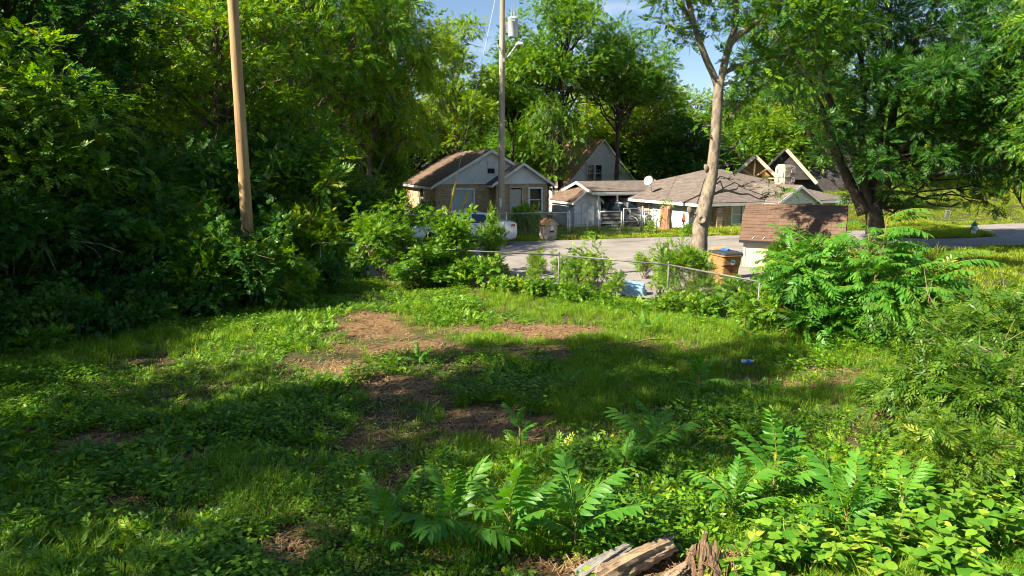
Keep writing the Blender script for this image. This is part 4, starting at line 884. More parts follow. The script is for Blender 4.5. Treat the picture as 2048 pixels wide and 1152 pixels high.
def textmesh(s, size, m, name):
    cu = bpy.data.curves.new('t', 'FONT'); cu.body = s; cu.size = size; cu.extrude = .001; cu.offset = .006*(size > .1); cu.align_x = 'CENTER'; cu.align_y = 'CENTER'; o = bpy.data.objects.new('t', cu); COL.objects.link(o)
    bpy.context.view_layer.update(); me = bpy.data.meshes.new_from_object(o.evaluated_get(bpy.context.evaluated_depsgraph_get())); bpy.data.objects.remove(o); me.materials.clear(); me.materials.append(m); me.name = name; return me
def cart(label, loc, rz, text=True):
    t = thing('rubbish_cart', label, 'cart', loc, rz)
    ringstack(MB(), [(rounded(.50, .56, .07), .02), (rounded(.53, .60, .07), .35), (rounded(.575, .66, .08), .70), (rounded(.60, .72, .08), .74), (rounded(.63, .80, .09), 1.0)]).build('body', M['cart'], t)
    ringstack(MB(), [(rounded(.66, .84, .09), .985), (rounded(.69, .87, .10), 1.0), (rounded(.69, .87, .10), 1.035), (rounded(.66, .84, .09), 1.04)]).build('rim', M['cart'], t)
    ld = ringstack(MB(), [(rounded(.70, .88, .10), 1.042), (rounded(.70, .88, .10), 1.06), (rounded(.62, .80, .10), 1.10), (rounded(.5, .66, .1), 1.115)]).build('lid', M['lid'], t)
    for x_ in (-.18, .18): MB().bb(x_-.03, x_+.03, -.28, .28, 1.11, 1.128).build('lid_rib', M['lid'], ld)
    MB().tube([(-.26, .46, .98), (.26, .46, .98)], .018, 8).build('handle', M['lid'], t)
    for s in (-1, 1): MB().lathe([(0, -.035), (.09, -.035), (.12, -.02), (.12, .02), (.09, .035), (0, .035)], 16, (s*.29, .30, .12), Matrix.Rotation(R(90), 3, 'Y')).build('wheel', M['rubber'], t, True)
    MB().tube([(-.3, .30, .12), (.3, .30, .12)], .014, 8).build('axle', M['galv'], t)
    MB().bb(-.24, -.06, -.385, -.35, .72, .76).build('grip_slot', M['dark'], t)
    if text:
        y_ = -.333
        def on_front(o, z): o.location = (0, -.335-(z-.5)*.06-.003 if z < .72 else -.397, z); o.rotation_euler = (R(90-5), 0, 0)
        cl = MB().lathe([(0, 0), (.075, 0), (.075, .004), (0, .004)], 24).build('round_label', M['label_white'], t); cl.location = (.02, -.379, .83); cl.rotation_euler = (R(98.5), 0, 0)
        mk = MB().bb(-.04, -.022, -.02, .005, .005, .007).bb(-.012, .008, -.02, .012, .005, .007).bb(.018, .04, -.012, .005, .005, .007).bb(-.03, .03, .025, .032, .005, .007).build('label_print', M['lid'], cl)
        w = obj('lettering', textmesh('TRASH', .185, M['red_print'], 'lettering'), t); w.location = (.02, -.317, .43); w.rotation_euler = Euler((R(94.7), 0, 0)).to_matrix().__matmul__(Matrix.Rotation(R(90), 3, 'Z')).to_euler()
    return t
cq = onG(1447, 578); cart('tan wheeled cart with black lid and red lettering behind the fence', (cq.x, cq.y, gzf(cq.x, cq.y)), R(14))
def lump(name, label, cat, loc, s, m, seed, parent=None):
    bm = bmesh.new(); bmesh.ops.create_icosphere(bm, subdivisions=3, radius=1); r = random.Random(seed); ph = [r.uniform(0, 6) for _ in range(6)]
    for v in bm.verts:
        k = 1+.22*math.sin(5*v.co.x+ph[0])*math.sin(6*v.co.y+ph[1])+.18*math.sin(9*v.co.z+7*v.co.x+ph[2])+r.uniform(-.05, .05); v.co = Vector((v.co.x*s[0]*k, v.co.y*s[1]*k, max(-.02, v.co.z*s[2]*k)))
    me = bpy.data.meshes.new(name); bm.to_mesh(me); bm.free(); me.materials.append(M[m]); o = obj(name, me, parent); o.location = loc
    return tag(o, label, cat)
cz = gzf(cq.x, cq.y)+1.12
lump('blue_rag', 'crumpled bright blue rag on the cart lid', 'rag', (cq.x+.0, cq.y+.05, cz+.01), (.12, .09, .06), 'blue_rag', 2)
cb_ = MB().add([(-.2, -.12, 0), (.2, -.12, 0), (.2, .12, 0), (-.2, .12, 0), (-.19, -.11, .06), (.18, -.12, .075), (.2, .11, .08), (-.2, .12, .06)], [(3, 2, 1, 0), (4, 5, 6, 7), (0, 1, 5, 4), (1, 2, 6, 5), (2, 3, 7, 6), (3, 0, 4, 7)]).build('cardboard_piece', M['card']); cb_.location = (cq.x-.12, cq.y+.25, cz); tag(cb_, 'flattened brown cardboard on the cart lid behind the blue rag', 'cardboard')
rc = P(1432, 440, 42.0); cart('second tan cart standing by the rambler wall behind the pale tree trunk', (rc.x, 42.0, gzf(rc.x, 42.0)), R(30), False)
# ---- blue tote, bottle, hydrant, cone, stump, dish, grey box
M['tote'] = mat('tote', (.20, .36, .58), (.26, .43, .66), 4, .35)
q = onG(1266, 592); t = thing('blue_tote', 'light blue plastic tote lying upside down in the weeds by the fence', 'tote', (q.x, q.y, q.z+.10), R(-16)); t.rotation_euler = (R(10), R(6), R(-16))
ringstack(MB(), [(rounded(.66, .50, .06), 0), (rounded(.66, .50, .06), .05), (rounded(.62, .46, .06), .055), (rounded(.56, .40, .07), .24), (rounded(.52, .36, .07), .26), (rounded(.46, .30, .06), .262)]).build('shell', M['tote'], t)
ringstack(MB(), [(rounded(.70, .54, .06), .0), (rounded(.70, .54, .06), .03)]).build('rim', M['tote'], t)
for x_ in (-.12, .12): MB().bb(x_-.02, x_+.02, -.14, .14, .262, .272).build('base_rib', M['tote'], t)
M['pet'] = mat('pet', (.55, .62, .62), rough=.1, spec=.7); M['bluelabel'] = mat('bluelabel', (.02, .16, .70), (.03, .22, .8), 20, .4)
q = onG(1494, 733); t = thing('plastic_bottle', 'small crushed clear bottle with blue label lying in the grass', 'bottle', (q.x, q.y, q.z+.10), R(8)); Ry = Matrix.Rotation(R(90), 3, 'Y')
MB().lathe([(0, -.11), (.03, -.11), (.036, -.10), (.036, -.03)], 14, (0, 0, 0), Ry).lathe([(.033, .03), (.030, .06), (.014, .09), (.014, .105), (0, .105)], 14, (0, 0, 0), Ry).build('bottle_body', M['pet'], t, True)
MB().lathe([(.037, -.031), (.034, 0), (.038, .031)], 14, (0, 0, 0), Ry).build('label_band', M['bluelabel'], t, True); MB().lathe([(0, .1), (.017, .1), (.017, .12), (0, .12)], 12, (0, 0, 0), Ry).build('cap', M['label_white'], t)
M['hyd_green'] = mat('hyd_green', (.03, .22, .12), rough=.5)
q = onG(1946, 474); t = thing('fire_hydrant', 'white fire hydrant with green bonnet on the grass wedge', 'hydrant', (q.x, q.y, .08))
MB().lathe([(0, 0), (.17, 0), (.17, .05), (.11, .06), (.11, .42), (.14, .43), (.14, .47), (0, .47)], 16).build('barrel', M['label_white'], t, True); MB().lathe([(0, .47), (.135, .47), (.12, .56), (.07, .64), (.03, .66), (.03, .71), (0, .71)], 14).build('bonnet', M['hyd_green'], t, True)
for s in (-1, 1): MB().lathe([(0, .0), (.05, 0), (.05, .13), (.06, .13), (.06, .18), (0, .18)], 10, (0, 0, .36), Matrix.Rotation(R(90*s), 3, 'Y')).build('side_nozzle', M['hyd_green'], t, True)
MB().lathe([(0, .0), (.07, 0), (.07, .15), (.085, .15), (.085, .2), (0, .2)], 12, (0, 0, .33), Matrix.Rotation(R(90), 3, 'X')).build('pumper_nozzle', M['label_white'], t, True)
M['orange'] = mat('orange', (.80, .13, .02), rough=.5)
q = P(1367, 448, 38.9); q.z = gzf(q.x, q.y); t = thing('traffic_cone', 'small orange and white cone standing on a white base post by the garage wall', 'cone', q)
MB().lathe([(.10, .0), (.07, .02), (.05, .45), (.0, .46)], 12).build('base_post', M['label_white'], t, True); MB().lathe([(.14, .42), (.14, .45), (.11, .46), (.03, .92), (0, .93)], 14).build('cone_body', M['orange'], t, True)
M['stumpbark'] = mat('stumpbark', (.20, .095, .05), (.36, .2, .12), 6, .95, bump=1, bscale=12, stretch=(1, 1, .2), c3=(.42, .33, .25), s3=3)
q = onG(1331, 461); t = thing('tree_stump', 'tall shaggy reddish stump with green sprouts on top', 'stump', q); mb = MB(); n_ = 20; rr = random.Random(4); off = [rr.uniform(.8, 1.2) for _ in range(n_)]
for z_, s_ in ((-.15, 1.35), (.1, 1.15), (.35, 1.0), (.7, .95), (1.0, 1.0), (1.2, 1.04), (1.32, .9)):
    mb.v += [(.31*s_*off[k]*rr.uniform(.94, 1.06)*math.cos(2*math.pi*k/n_), .31*s_*off[k]*math.sin(2*math.pi*k/n_), z_+rr.uniform(-.06, .06)) for k in range(n_)]
for i in range(6):
    for k in range(n_): a = i*n_+k; b = i*n_+(k+1) % n_; mb.f.append((a, b, b+n_, a+n_))
mb.f.append(tuple(6*n_+k for k in range(n_))); mb.build('stump_trunk', M['stumpbark'], t)
C, d_, k_ = blobpoints([(-.05, 0, 1.42), (.15, 0, 1.4), (-.42, .1, .7), (-.45, .1, .35)], [.26, .2, .22, .22], 150, rng); V_, F_, A_ = cloud('alt', C, d_, .2, rng); obj('sprouts', npmesh('sprouts', V_, F_, M['leaf_shrub'], A_), t)
M['dish'] = mat('dish', (.26, .26, .27), rough=.5)
b = P(1303, 378, 44.5); t = thing('satellite_dish', 'grey satellite dish on the garage wing roof', 'dish', b); c = P(1297, 362, 44.2)-b
MB().tube([(0, 0, -.15), (-.05, -.05, .25), c+Vector((.08, .1, -.02))], .025, 8).build('mast', M['galv'], t)
Mt = Vector((-.35, -.75, .45)).to_track_quat('Z', 'Y').to_matrix(); MB().lathe([(0, 0), (.18, .015), (.33, .06), (.34, .065), (.33, .075), (.18, .03), (0, .012)], 22, c, Mt @ Matrix.Diagonal((.86, 1, 1))).build('reflector', M['dish'], t, True)
e_ = c+Mt @ Vector((0, -.1, .0))+Vector((.38, -.45, .12)); MB().tube([c+Vector((.1, -.05, -.25)), e_], .015, 6).build('feed_arm', M['galv'], t); MB().tube([e_, e_+Vector((-.1, .07, .04))], .04, 8).build('receiver', M['dish'], t)
q = onG(1893, 436); t = thing('utility_box', 'small leaning grey box on the sunny lawn across the road', 'box', q); MB().box((0, 0, .2), (.22, .16, .42), Matrix.Rotation(R(12), 3, 'Y')).build('cabinet', M['galv_old'], t, bevel=.02); MB().box((.05, 0, .43), (.27, .2, .05), Matrix.Rotation(R(12), 3, 'Y')).build('hood', M['galv'], t)
# dark rubble heap by the left end of the fence
M['black_rubble'] = mat('black_rubble', (.02, .02, .025), (.05, .05, .055), 9, .7)
q = onG(640, 545); t = thing('rubble_heap', 'heap of blackened rubble at the left end of the fence', 'rubble', q); rr = random.Random(8)
for i in range(34):
    a = rr.uniform(0, 6.3); d1 = rr.uniform(0, 1); x_, y_ = d1*1.1*math.cos(a), d1*.6*math.sin(a); s_ = rr.uniform(.08, .2)
    MB().box((x_, y_, .02+.28*(1-d1)*rr.random()+s_*.3), (s_*1.4, s_, s_*.8), Euler((rr.random(), rr.random(), rr.random()*3)).to_matrix()).build('chunk', M['black_rubble'], t, bevel=.015)
# ------------------------------------------------------------------ trees
LIB = {}
LIB['mid'] = treelib('mid', 'leaf_mid', 'bark', h=14, cr=4.6, seed=1, kind='alt', size=.43, nspr=6500, trunk_r=.24, cb=.28, nb=52, blob=.225, inner=.1)
LIB['yel'] = treelib('yel', 'leaf_yel', 'bark', h=14, cr=4.4, seed=2, kind='alt', size=.45, nspr=5500, trunk_r=.22, cb=.30, nb=50, blob=.22, inner=.1)
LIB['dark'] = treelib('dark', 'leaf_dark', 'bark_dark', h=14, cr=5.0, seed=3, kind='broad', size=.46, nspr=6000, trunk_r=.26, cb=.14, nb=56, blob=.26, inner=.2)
LIB['pin'] = treelib('pin', 'leaf_mid', 'bark', h=13, cr=4.2, seed=4, kind='pin', size=.68, nspr=3000, trunk_r=.2, cb=.22, nb=40, blob=.28, droop=.45)
LIB['low'] = treelib('low', 'leaf_mid', 'bark_dark', h=9, cr=3.8, seed=5, kind='alt', size=.36, nspr=6500, trunk_r=.16, cb=.05, nb=54, blob=.25, inner=.2)
LIB['hang'] = treelib('hang', 'leaf_yel', 'bark', h=13, cr=4.0, seed=6, kind='slim', size=.6, nspr=5000, trunk_r=.2, cb=.2, nb=36, blob=.28, droop=1.1, up=.4, squash=1.2)
LIB['tall'] = treelib('tall', 'leaf_mid', 'bark_dark', h=14, cr=4.4, seed=21, kind='alt', size=.43, nspr=6000, trunk_r=.22, cb=.46, nb=44, blob=.24, inner=.1)
LIB['gap'] = treelib('gap', 'leaf_mid', 'bark', h=11, cr=4.0, seed=9, kind='alt', size=.5, nspr=1900, trunk_r=.12, cb=.3, nb=14, blob=.23, inner=.05)
LIB['near'] = treelib('near', 'leaf_mid', 'bark', h=12, cr=3.6, seed=8, kind='slim', size=.42, nspr=5200, trunk_r=.2, cb=.3, nb=40, blob=.28, droop=.7, up=.5)
def tr(lib, label, x, y, sc=1.0, rz=None, group=None, name='leafy_tree'):
    return mktree(name, LIB[lib], label, 'tree', (x, y, gzf(x, y)), random.uniform(0, 6) if rz is None else rz, group, sc)
# woods at the left, in the frame
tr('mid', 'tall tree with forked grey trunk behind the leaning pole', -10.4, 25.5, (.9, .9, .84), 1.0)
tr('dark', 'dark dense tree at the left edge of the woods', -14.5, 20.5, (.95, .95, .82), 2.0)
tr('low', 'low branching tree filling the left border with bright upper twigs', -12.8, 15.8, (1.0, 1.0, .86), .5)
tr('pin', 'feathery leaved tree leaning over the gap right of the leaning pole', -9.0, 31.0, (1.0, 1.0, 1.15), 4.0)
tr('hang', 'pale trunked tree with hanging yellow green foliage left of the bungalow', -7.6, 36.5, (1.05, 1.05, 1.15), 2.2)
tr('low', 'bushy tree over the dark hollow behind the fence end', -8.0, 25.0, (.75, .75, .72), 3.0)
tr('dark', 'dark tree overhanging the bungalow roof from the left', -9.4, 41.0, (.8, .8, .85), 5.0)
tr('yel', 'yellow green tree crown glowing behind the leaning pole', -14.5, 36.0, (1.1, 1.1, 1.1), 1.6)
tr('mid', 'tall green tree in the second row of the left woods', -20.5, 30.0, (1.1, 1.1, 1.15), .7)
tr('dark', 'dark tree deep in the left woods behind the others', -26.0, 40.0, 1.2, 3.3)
tr('mid', 'tree standing deep behind the left of the bungalow', -15, 50.0, 1.1, 2.6)
# woods beyond the left frame edge: they throw the shade on the lot
for i, (l, x, y, s) in enumerate((('gap', -12.2, 1.8, (1.0, 1.0, .95)), ('mid', -16.5, -.5, .8), ('dark', -20.5, 6.0, .92), ('mid', -21.5, 12.5, 1.05), ('dark', -19.5, 16.5, 1.0), ('gap', -9.6, -1.4, (.9, .9, .8)), ('dark', -16.5, 10.2, .7), ('gap', -9.6, 6.3, (.6, .6, 1.08)), ('gap', -12.8, 4.6, (.9, .9, .9)), ('gap', -10.0, 3.0, (.55, .55, 1.35)), ('gap', -9.2, 5.4, (.45, .45, 1.35)))):
    tr(l, 'tree of the woodland edge beyond the left of the frame', x, y, s, i*1.3, 'woodland beyond the left frame edge')
# middle background
tr('yel', 'sunlit yellow green tree left of the transformer pole', -3.9, 50.0, (1.0, 1.0, 1.0), 0.4)
tr('tall', 'big bright tree rising behind the transformer pole to the top of the picture', 3.6, 50.0, (1.15, 1.15, 1.17), 1.2)
tr('tall', 'large green tree with dark leaning trunks over the white house', 7.9, 53.0, (1.1, 1.1, 1.05), 3.9)
tr('yel', 'light green tree crown right of the big bright tree', 11.0, 60.0, (1.1, 1.1, .93), 2.9)
tr('mid', 'rounded tree standing behind the boom lift', 16.0, 66.0, (1.2, 1.2, .82), 5.2)
tr('dark', 'dark leafy tree behind the carport roof', 14.0, 56.0, (.8, .8, .6), 1.1)
tr('pin', 'ivy clad slim tree right of the bungalow', 2.9, 49.0, (.6, .6, .75), .9)
tr('yel', 'pale green tree between the construction house and the multi-stemmed tree', 25.0, 63.0, (1.0, 1.0, .95), 4.4)
tr('mid', 'green tree behind the stone chimney', 30.0, 68.0, (1.3, 1.3, 1.2), 0.2)
tr('dark', 'dark trunked tree at the right frame edge by the roadside', 19.9, 25.6, (.62, .62, .8), .3)
tr('near', 'light green crown leaning into the top right corner', 15.6, 18.0, (.8, .8, .86), 3.5)
tr('mid', 'slim young tree at the far side of the junction', 25.5, 47.0, (.45, .45, .45), 2.0)
far = [(x_*7.5-36+(x_*37 % 5), 60+(x_*53 % 9), 'low') for x_ in range(12)]+[(-34, 58, 'mid'), (-27, 66, 'yel'), (-20, 70, 'dark'), (-13, 68, 'mid'), (-7, 74, 'yel'), (-1, 70, 'dark'), (4, 78, 'mid'), (9.5, 72, 'dark'), (15, 82, 'yel'), (21, 78, 'mid'), (28, 84, 'dark'), (34, 80, 'yel'), (41, 88, 'mid'), (48, 84, 'dark'), (55, 90, 'mid'), (62, 84, 'yel'), (70, 92, 'dark'), (-42, 64, 'dark')]
for i, (x, y, l) in enumerate(far):
    tr(l, 'green tree in the far row that closes the view behind the houses', x, y, (1.15, 1.15, .72+.12*(i % 3)) if l != 'low' else (1.5, 1.5, .95), i*.9, 'far row of trees behind the houses')
tr('tall', 'green tree directly behind the bungalow ridge and transformer pole', .2, 57.0, (1.0, 1.0, .95), 2.2)
tr('yel', 'tree filling the gap right of the tall middle tree', 9.0, 63.0, (1.1, 1.1, .98), 0.9)
tr('low', 'bushy dark tree hugging the left rear of the bungalow', -7.5, 52.0, (1.1, 1.1, .9), 0.9)
tr('low', 'low leafy tree closing the gap deep in the left woods', -20.5, 41.0, (1.5, 1.5, 1.2), 0.3)
tr('dark', 'dark tree closing the middle of the left woods', -17.2, 32.5, (.9, .9, .9), 1.3)
tr('low', 'narrow dark bushy tree hiding the left end of the bungalow', -6.9, 38.0, (.45, .45, .64), 2.3)
# ---- pale forked tree behind the cart
def pathtree(name, label, base, limbs, blobs, kind, size, nspr, leaf, bark, seed, squash=.7, droop=.3, n=12, extra=None):
    t = thing(name, label, 'tree', base); o = Vector(base); tb = MB(); r = np.random.default_rng(seed); ends = []
    for pts, rad in limbs:
        pp = [Vector(p)-o for p in pts]; fine = []; fr = []
        for i in range(len(pp)-1):
            p0 = pp[max(0, i-1)]; p1 = pp[i]; p2 = pp[i+1]; p3 = pp[min(len(pp)-1, i+2)]
            for k in range(5):
                u = k/5; fine.append(.5*((2*p1)+(p2-p0)*u+(2*p0-5*p1+4*p2-p3)*u*u+(3*p1-p0-3*p2+p3)*u**3)); fr.append(rad[i]+(rad[i+1]-rad[i])*u)
        fine.append(pp[-1]); fr.append(rad[-1]); tb.tube(fine, fr, n, wob=.07); ends += [(np.array(f), q) for f, q in zip(fine, fr)]
    bc = [np.array(Vector(P(*b[:3]))-o) for b in blobs]; br = [b[3] for b in blobs]; E = np.array([e[0] for e in ends])
    for c, q in zip(bc, br):
        j = int(np.argmin(np.linalg.norm(E-c, axis=1)+2.0*np.maximum(0, E[:, 2]-c[2]))); cv = curve(E[j], c, .05*np.linalg.norm(c-E[j]), 6, .3, r); r0 = min(ends[j][1]*.5, .012*np.linalg.norm(c-E[j])+.01)
        tb.tube(cv, np.linspace(r0, .008, 6), 6, cap=False)
        for _ in range(4): tb.tube(curve(cv[4], c+r.normal(size=3)*q*.6, 0, 4, .3, r), [r0*.4, .008, .006, .004], 4, cap=False)
    tb.build('trunk', M[bark], t, True, fix=False)
    C, d, k = blobpoints(bc, br, nspr, r, squash=squash, inner=.2); V, Fc, A = cloud(kind, C, d, size, r, droop=droop); obj('crown', npmesh('crown', V, Fc, M[leaf], A), t)
    return t
Y0 = 20.6
bp = P(1394, 560, Y0); bp.z = -.1
L1 = [([bp, P(1397, 500, Y0), P(1403, 440, Y0), P(1422, 360, Y0), P(1432, 260, Y0), P(1438, 160, Y0)], [.34, .26, .225, .175, .15, .14]),
      ([P(1436, 190, Y0), P(1430, 158, Y0), P(1411, 115, Y0-.1), P(1390, 55, Y0-.2), P(1377, 0, Y0-.3), P(1372, -60, Y0-.4)], [.08, .10, .09, .08, .07, .055]),
      ([P(1439, 180, Y0), P(1447, 135, Y0), P(1459, 90, Y0+.2), P(1472, 40, Y0+.3), P(1470, -40, Y0+.4)], [.08, .11, .10, .085, .065]),
      ([P(1458, 95, Y0+.2), P(1480, 68, Y0+.1), P(1520, 40, Y0-.2), P(1560, 0, Y0-.4), P(1600, -40, Y0-.5)], [.07, .09, .085, .07, .05]),
      ([P(1446, 150, Y0), P(1470, 135, Y0+.2), P(1530, 118, Y0+.6), P(1600, 108, Y0+1.0)], [.05, .075, .06, .03]),
      ([P(1385, 45, Y0), P(1350, -10, Y0-.2), P(1320, -60, Y0-.3)], [.07, .06, .04])]
B1 = [(1345, -15, 20.3, .7), (1300, -40, 20.0, .6), (1325, 8, 20.2, .35), (1380, -30, 20.4, .8), (1345, 62, 20.4, .35), (1370, 85, 20.5, .3), (1425, 30, 20.6, .6), (1420, -40, 20.6, .9), (1490, 20, 20.5, .7), (1500, -50, 20.6, 1.0), (1540, 55, 20.3, .7), (1580, 20, 20.0, .9), (1640, 40, 20.2, .9), (1620, 95, 20.6, .9),
      (1560, 105, 21.0, .6), (1510, 130, 21.0, .5), (1480, 165, 21.0, .5), (1470, 230, 21.2, .45), (1500, 210, 21.2, .5), (1540, 170, 21.1, .7), (1590, 165, 21.3, .8), (1470, 300, 21.2, .35), (1410, 250, 20.8, .3), (1455, 270, 20.9, .35), (1680, -20, 20.0, 1.1), (1600, -60, 20, 1.1), (1245, -30, 20, .4), (1700, 70, 20.4, .8), (1540, 378, 21.4, .22), (1575, 385, 21.5, .22), (1505, 372, 21.3, .16), (1470, 360, 21, .2), (1450, 330, 20.9, .25), (1330, 40, 20.3, .4), (1470, 120, 20.4, .35), (1400, 60, 20.5, .4)]
ft = pathtree('forked_tree', 'pale barked tree with forked trunk standing behind the tan cart', bp, L1, B1, 'alt', .36, 2600, 'leaf_mid', 'bark_pale', 31)
kn = P(1404, 439, Y0-.30)-bp; Mk = Vector((-.1, -1, .1)).to_track_quat('Z', 'Y').to_matrix()
MB().lathe([(.11, -.09), (.145, -.03), (.12, .02), (.085, .025), (.06, .0), (.0, -.01)], 14, kn, Mk).build('knot', M['bark_pale'], ft, True)
for q_, r_ in (((1385, 430), .09), ((1418, 345), .08)): MB().tube([P(*q_, Y0)-bp, P(q_[0]-6, q_[1]-10, Y0-.1)-bp, P(q_[0]-8, q_[1]-16, Y0-.1)-bp], [r_, r_*.8, r_*.45], 9, wob=.2).build('branch_stub', M['bark_pale'], ft, True)
# ---- big multi-stemmed tree
Y1 = 28.5; bp = P(1752, 500, Y1); bp.z = -.1
fork = (1748, 420)
def S(pts, rad, dy=0): return ([P(a, b, Y1+dy*i/len(pts)) for i, (a, b) in enumerate(pts)], rad)
L2 = [S([(1752, 500), (1750, 450), (1745, 405)], [.42, .36, .32]),
      S([(1735, 420), (1700, 370), (1672, 300), (1650, 235), (1610, 150), (1570, 90)], [.2, .17, .15, .13, .1, .06], -1),
      S([(1740, 415), (1715, 330), (1690, 260), (1655, 190), (1620, 60)], [.2, .17, .15, .12, .08], -2),
      S([(1748, 410), (1735, 340), (1722, 270), (1728, 180), (1715, 60)], [.2, .17, .15, .12, .08], 1),
      S([(1752, 410), (1757, 330), (1760, 250), (1775, 150), (1780, 20)], [.22, .18, .16, .13, .08], -1),
      S([(1760, 415), (1775, 330), (1782, 260), (1795, 180), (1840, 60)], [.22, .19, .18, .14, .08], 2),
      S([(1765, 415), (1785, 330), (1815, 285), (1870, 255), (1930, 235)], [.18, .14, .11, .08, .04], -2),
      S([(1725, 430), (1690, 340), (1640, 290), (1600, 240)], [.2, .16, .12, .06], 2)]
rb = random.Random(3); B2 = []
for (px, py, w) in [(1500, 60, 1.2), (1540, -30, 1.6), (1520, 130, 1.0), (1560, 180, .9), (1600, 100, 1.5), (1620, 10, 1.7), (1640, 170, 1.2), (1690, 90, 1.6), (1700, -40, 1.9), (1720, 180, 1.1), (1770, 60, 1.8), (1790, 150, 1.4), (1800, -30, 1.8), (1850, 100, 1.7), (1860, 200, 1.3), (1900, 10, 1.8), (1900, 150, 1.6), (1920, 240, 1.2), (1960, 90, 1.6), (1980, 200, 1.4), (2000, 20, 1.7), (2010, 290, 1.1),
                   (1640, 240, .8), (1700, 240, .7), (1850, 290, .9), (1830, 350, .7), (1800, 390, .6), (1900, 310, .8), (1950, 330, .8), (1980, 380, .6), (1990, 410, .4), (1870, 385, .45), (1930, 395, .4), (1760, 330, .6), (1680, 320, .5), (1720, 380, .5), (1800, 420, .4), (2040, 340, .8), (2030, 120, 1.6)]+[(1650+rb.uniform(0, 380), 130+rb.uniform(0, 200), rb.uniform(.45, .9)) for _ in range(34)]:
    for j in range(2): B2.append((px+rb.uniform(-14, 14), py+rb.uniform(-10, 10), Y1+rb.uniform(-3.2, 3.2)*min(1, w), w*.85))
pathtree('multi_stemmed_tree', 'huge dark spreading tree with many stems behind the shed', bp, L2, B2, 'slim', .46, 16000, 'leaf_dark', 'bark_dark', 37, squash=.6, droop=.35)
# ------------------------------------------------------------------ shrubs
SL_ = {}
SL_['wild'] = shrublib('wild', 'leaf_shrub', seed=11, rx=1.25, h=2.3, kind='broad', size=.24, nspr=2400, nb=18, blob=.34, arms=9, droop=.1)
SL_['wild2'] = shrublib('wild2', 'leaf_shrub', seed=12, rx=1.0, h=2.4, kind='alt', size=.26, nspr=2200, nb=16, blob=.36, arms=8)
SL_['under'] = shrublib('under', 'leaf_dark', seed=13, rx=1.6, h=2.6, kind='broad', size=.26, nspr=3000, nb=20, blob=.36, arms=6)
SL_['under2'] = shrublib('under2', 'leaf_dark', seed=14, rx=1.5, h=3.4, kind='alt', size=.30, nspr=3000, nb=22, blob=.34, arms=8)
SL_['under3'] = shrublib('under3', 'leaf_mid', seed=15, rx=1.4, h=3.0, kind='pin', size=.50, nspr=1500, nb=20, blob=.36, arms=4)
SL_['juniper'] = shrublib('juniper', 'leaf_shrub', seed=16, rx=.72, h=1.45, kind='needle', size=.22, nspr=2200, nb=18, blob=.34, arms=6, droop=-.4)
SL_['slim'] = shrublib('slim', 'leaf_slim', seed=17, rx=1.15, h=1.75, kind='slim', size=.23, nspr=3600, nb=28, blob=.32, arms=4, droop=.7)
SL_['thin'] = shrublib('thin', 'leaf_shrub', seed=18, rx=.45, h=1.25, kind='alt', size=.2, nspr=420, nb=9, blob=.3, arms=4)
SL_['small'] = shrublib('small', 'leaf_shrub', seed=19, rx=.6, h=.7, kind='broad', size=.16, nspr=900, nb=12, blob=.36, arms=2)
def sh(lib, label, px, py, sc=1.0, rz=0, group=None, name='wild_shrub', at=None):
    p = Vector((at[0], at[1], 0)) if at else onG(px, py); p.z = gzf(p.x, p.y); return mkshrub(name, SL_[lib], label, p, rz, group, sc)
sh('wild2', 'rounded light green shrub left of the white sedan', 768, 560, (1.0, 1.0, .92), .4)
sh('wild', 'sprawling leafy shrub in front of the white sedan', 900, 562, (1.0, .8, .86), 1.4)
sh('wild2', 'shrub with upright shoots against the bungalow wall', 985, 556, (.36, .36, .82), 2.1)
sh('wild', 'low spreading shrub at the foot of the sedan shrubs', 860, 572, (.9, .6, .5), 3.1)
sh('small', 'low leafy shrub right of the sedan shrubs', 960, 575, 1.2, .3)
sh('juniper', 'soft feathery bush by the near fence, left of the blue tote', 1068, 566, (.5, .5, .62), .2, name='feathery_bush')
sh('juniper', 'rounded feathery bush between blue tote and tan cart', 1368, 606, (.98, .98, .98), 1.7, name='feathery_bush')
for i, (px, py, s) in enumerate(((1190, 588, 1.0), (1225, 600, .7), (1120, 570, .75), (1000, 565, .7), (1290, 560, .75), (1165, 575, 1.05), (1145, 582, .8), (1320, 590, .8))):
    sh('thin', ['thin leggy sprout shrub along the near fence, '+w for w in ('left of the blue tote', 'touching the blue tote', 'right of the feathery bush', 'beside the sedan wheel', 'behind the blue tote', 'standing tallest on the fence', 'next to the tallest one', 'just left of the rounded feathery bush')][i], px, py, s, i*1.1, 'thin sprouts along the near fence')
for i, (px, py, s) in enumerate(((1010, 590, .7), (1090, 596, .7), (1160, 606, .75), (1335, 625, .6), (1400, 636, .75), (1455, 636, .42), (1195, 610, .5), (1520, 650, .9), (1395, 612, .5), (1512, 606, .5), (1500, 625, 1.2), (1540, 660, 1.2), (1130, 598, .6), (1050, 590, .6), (1350, 615, .6))):
    sh('small', 'low bright weed clump along the near fence', px, py, s, i*.8, 'low weed clumps along the near fence', name='weed_clump')
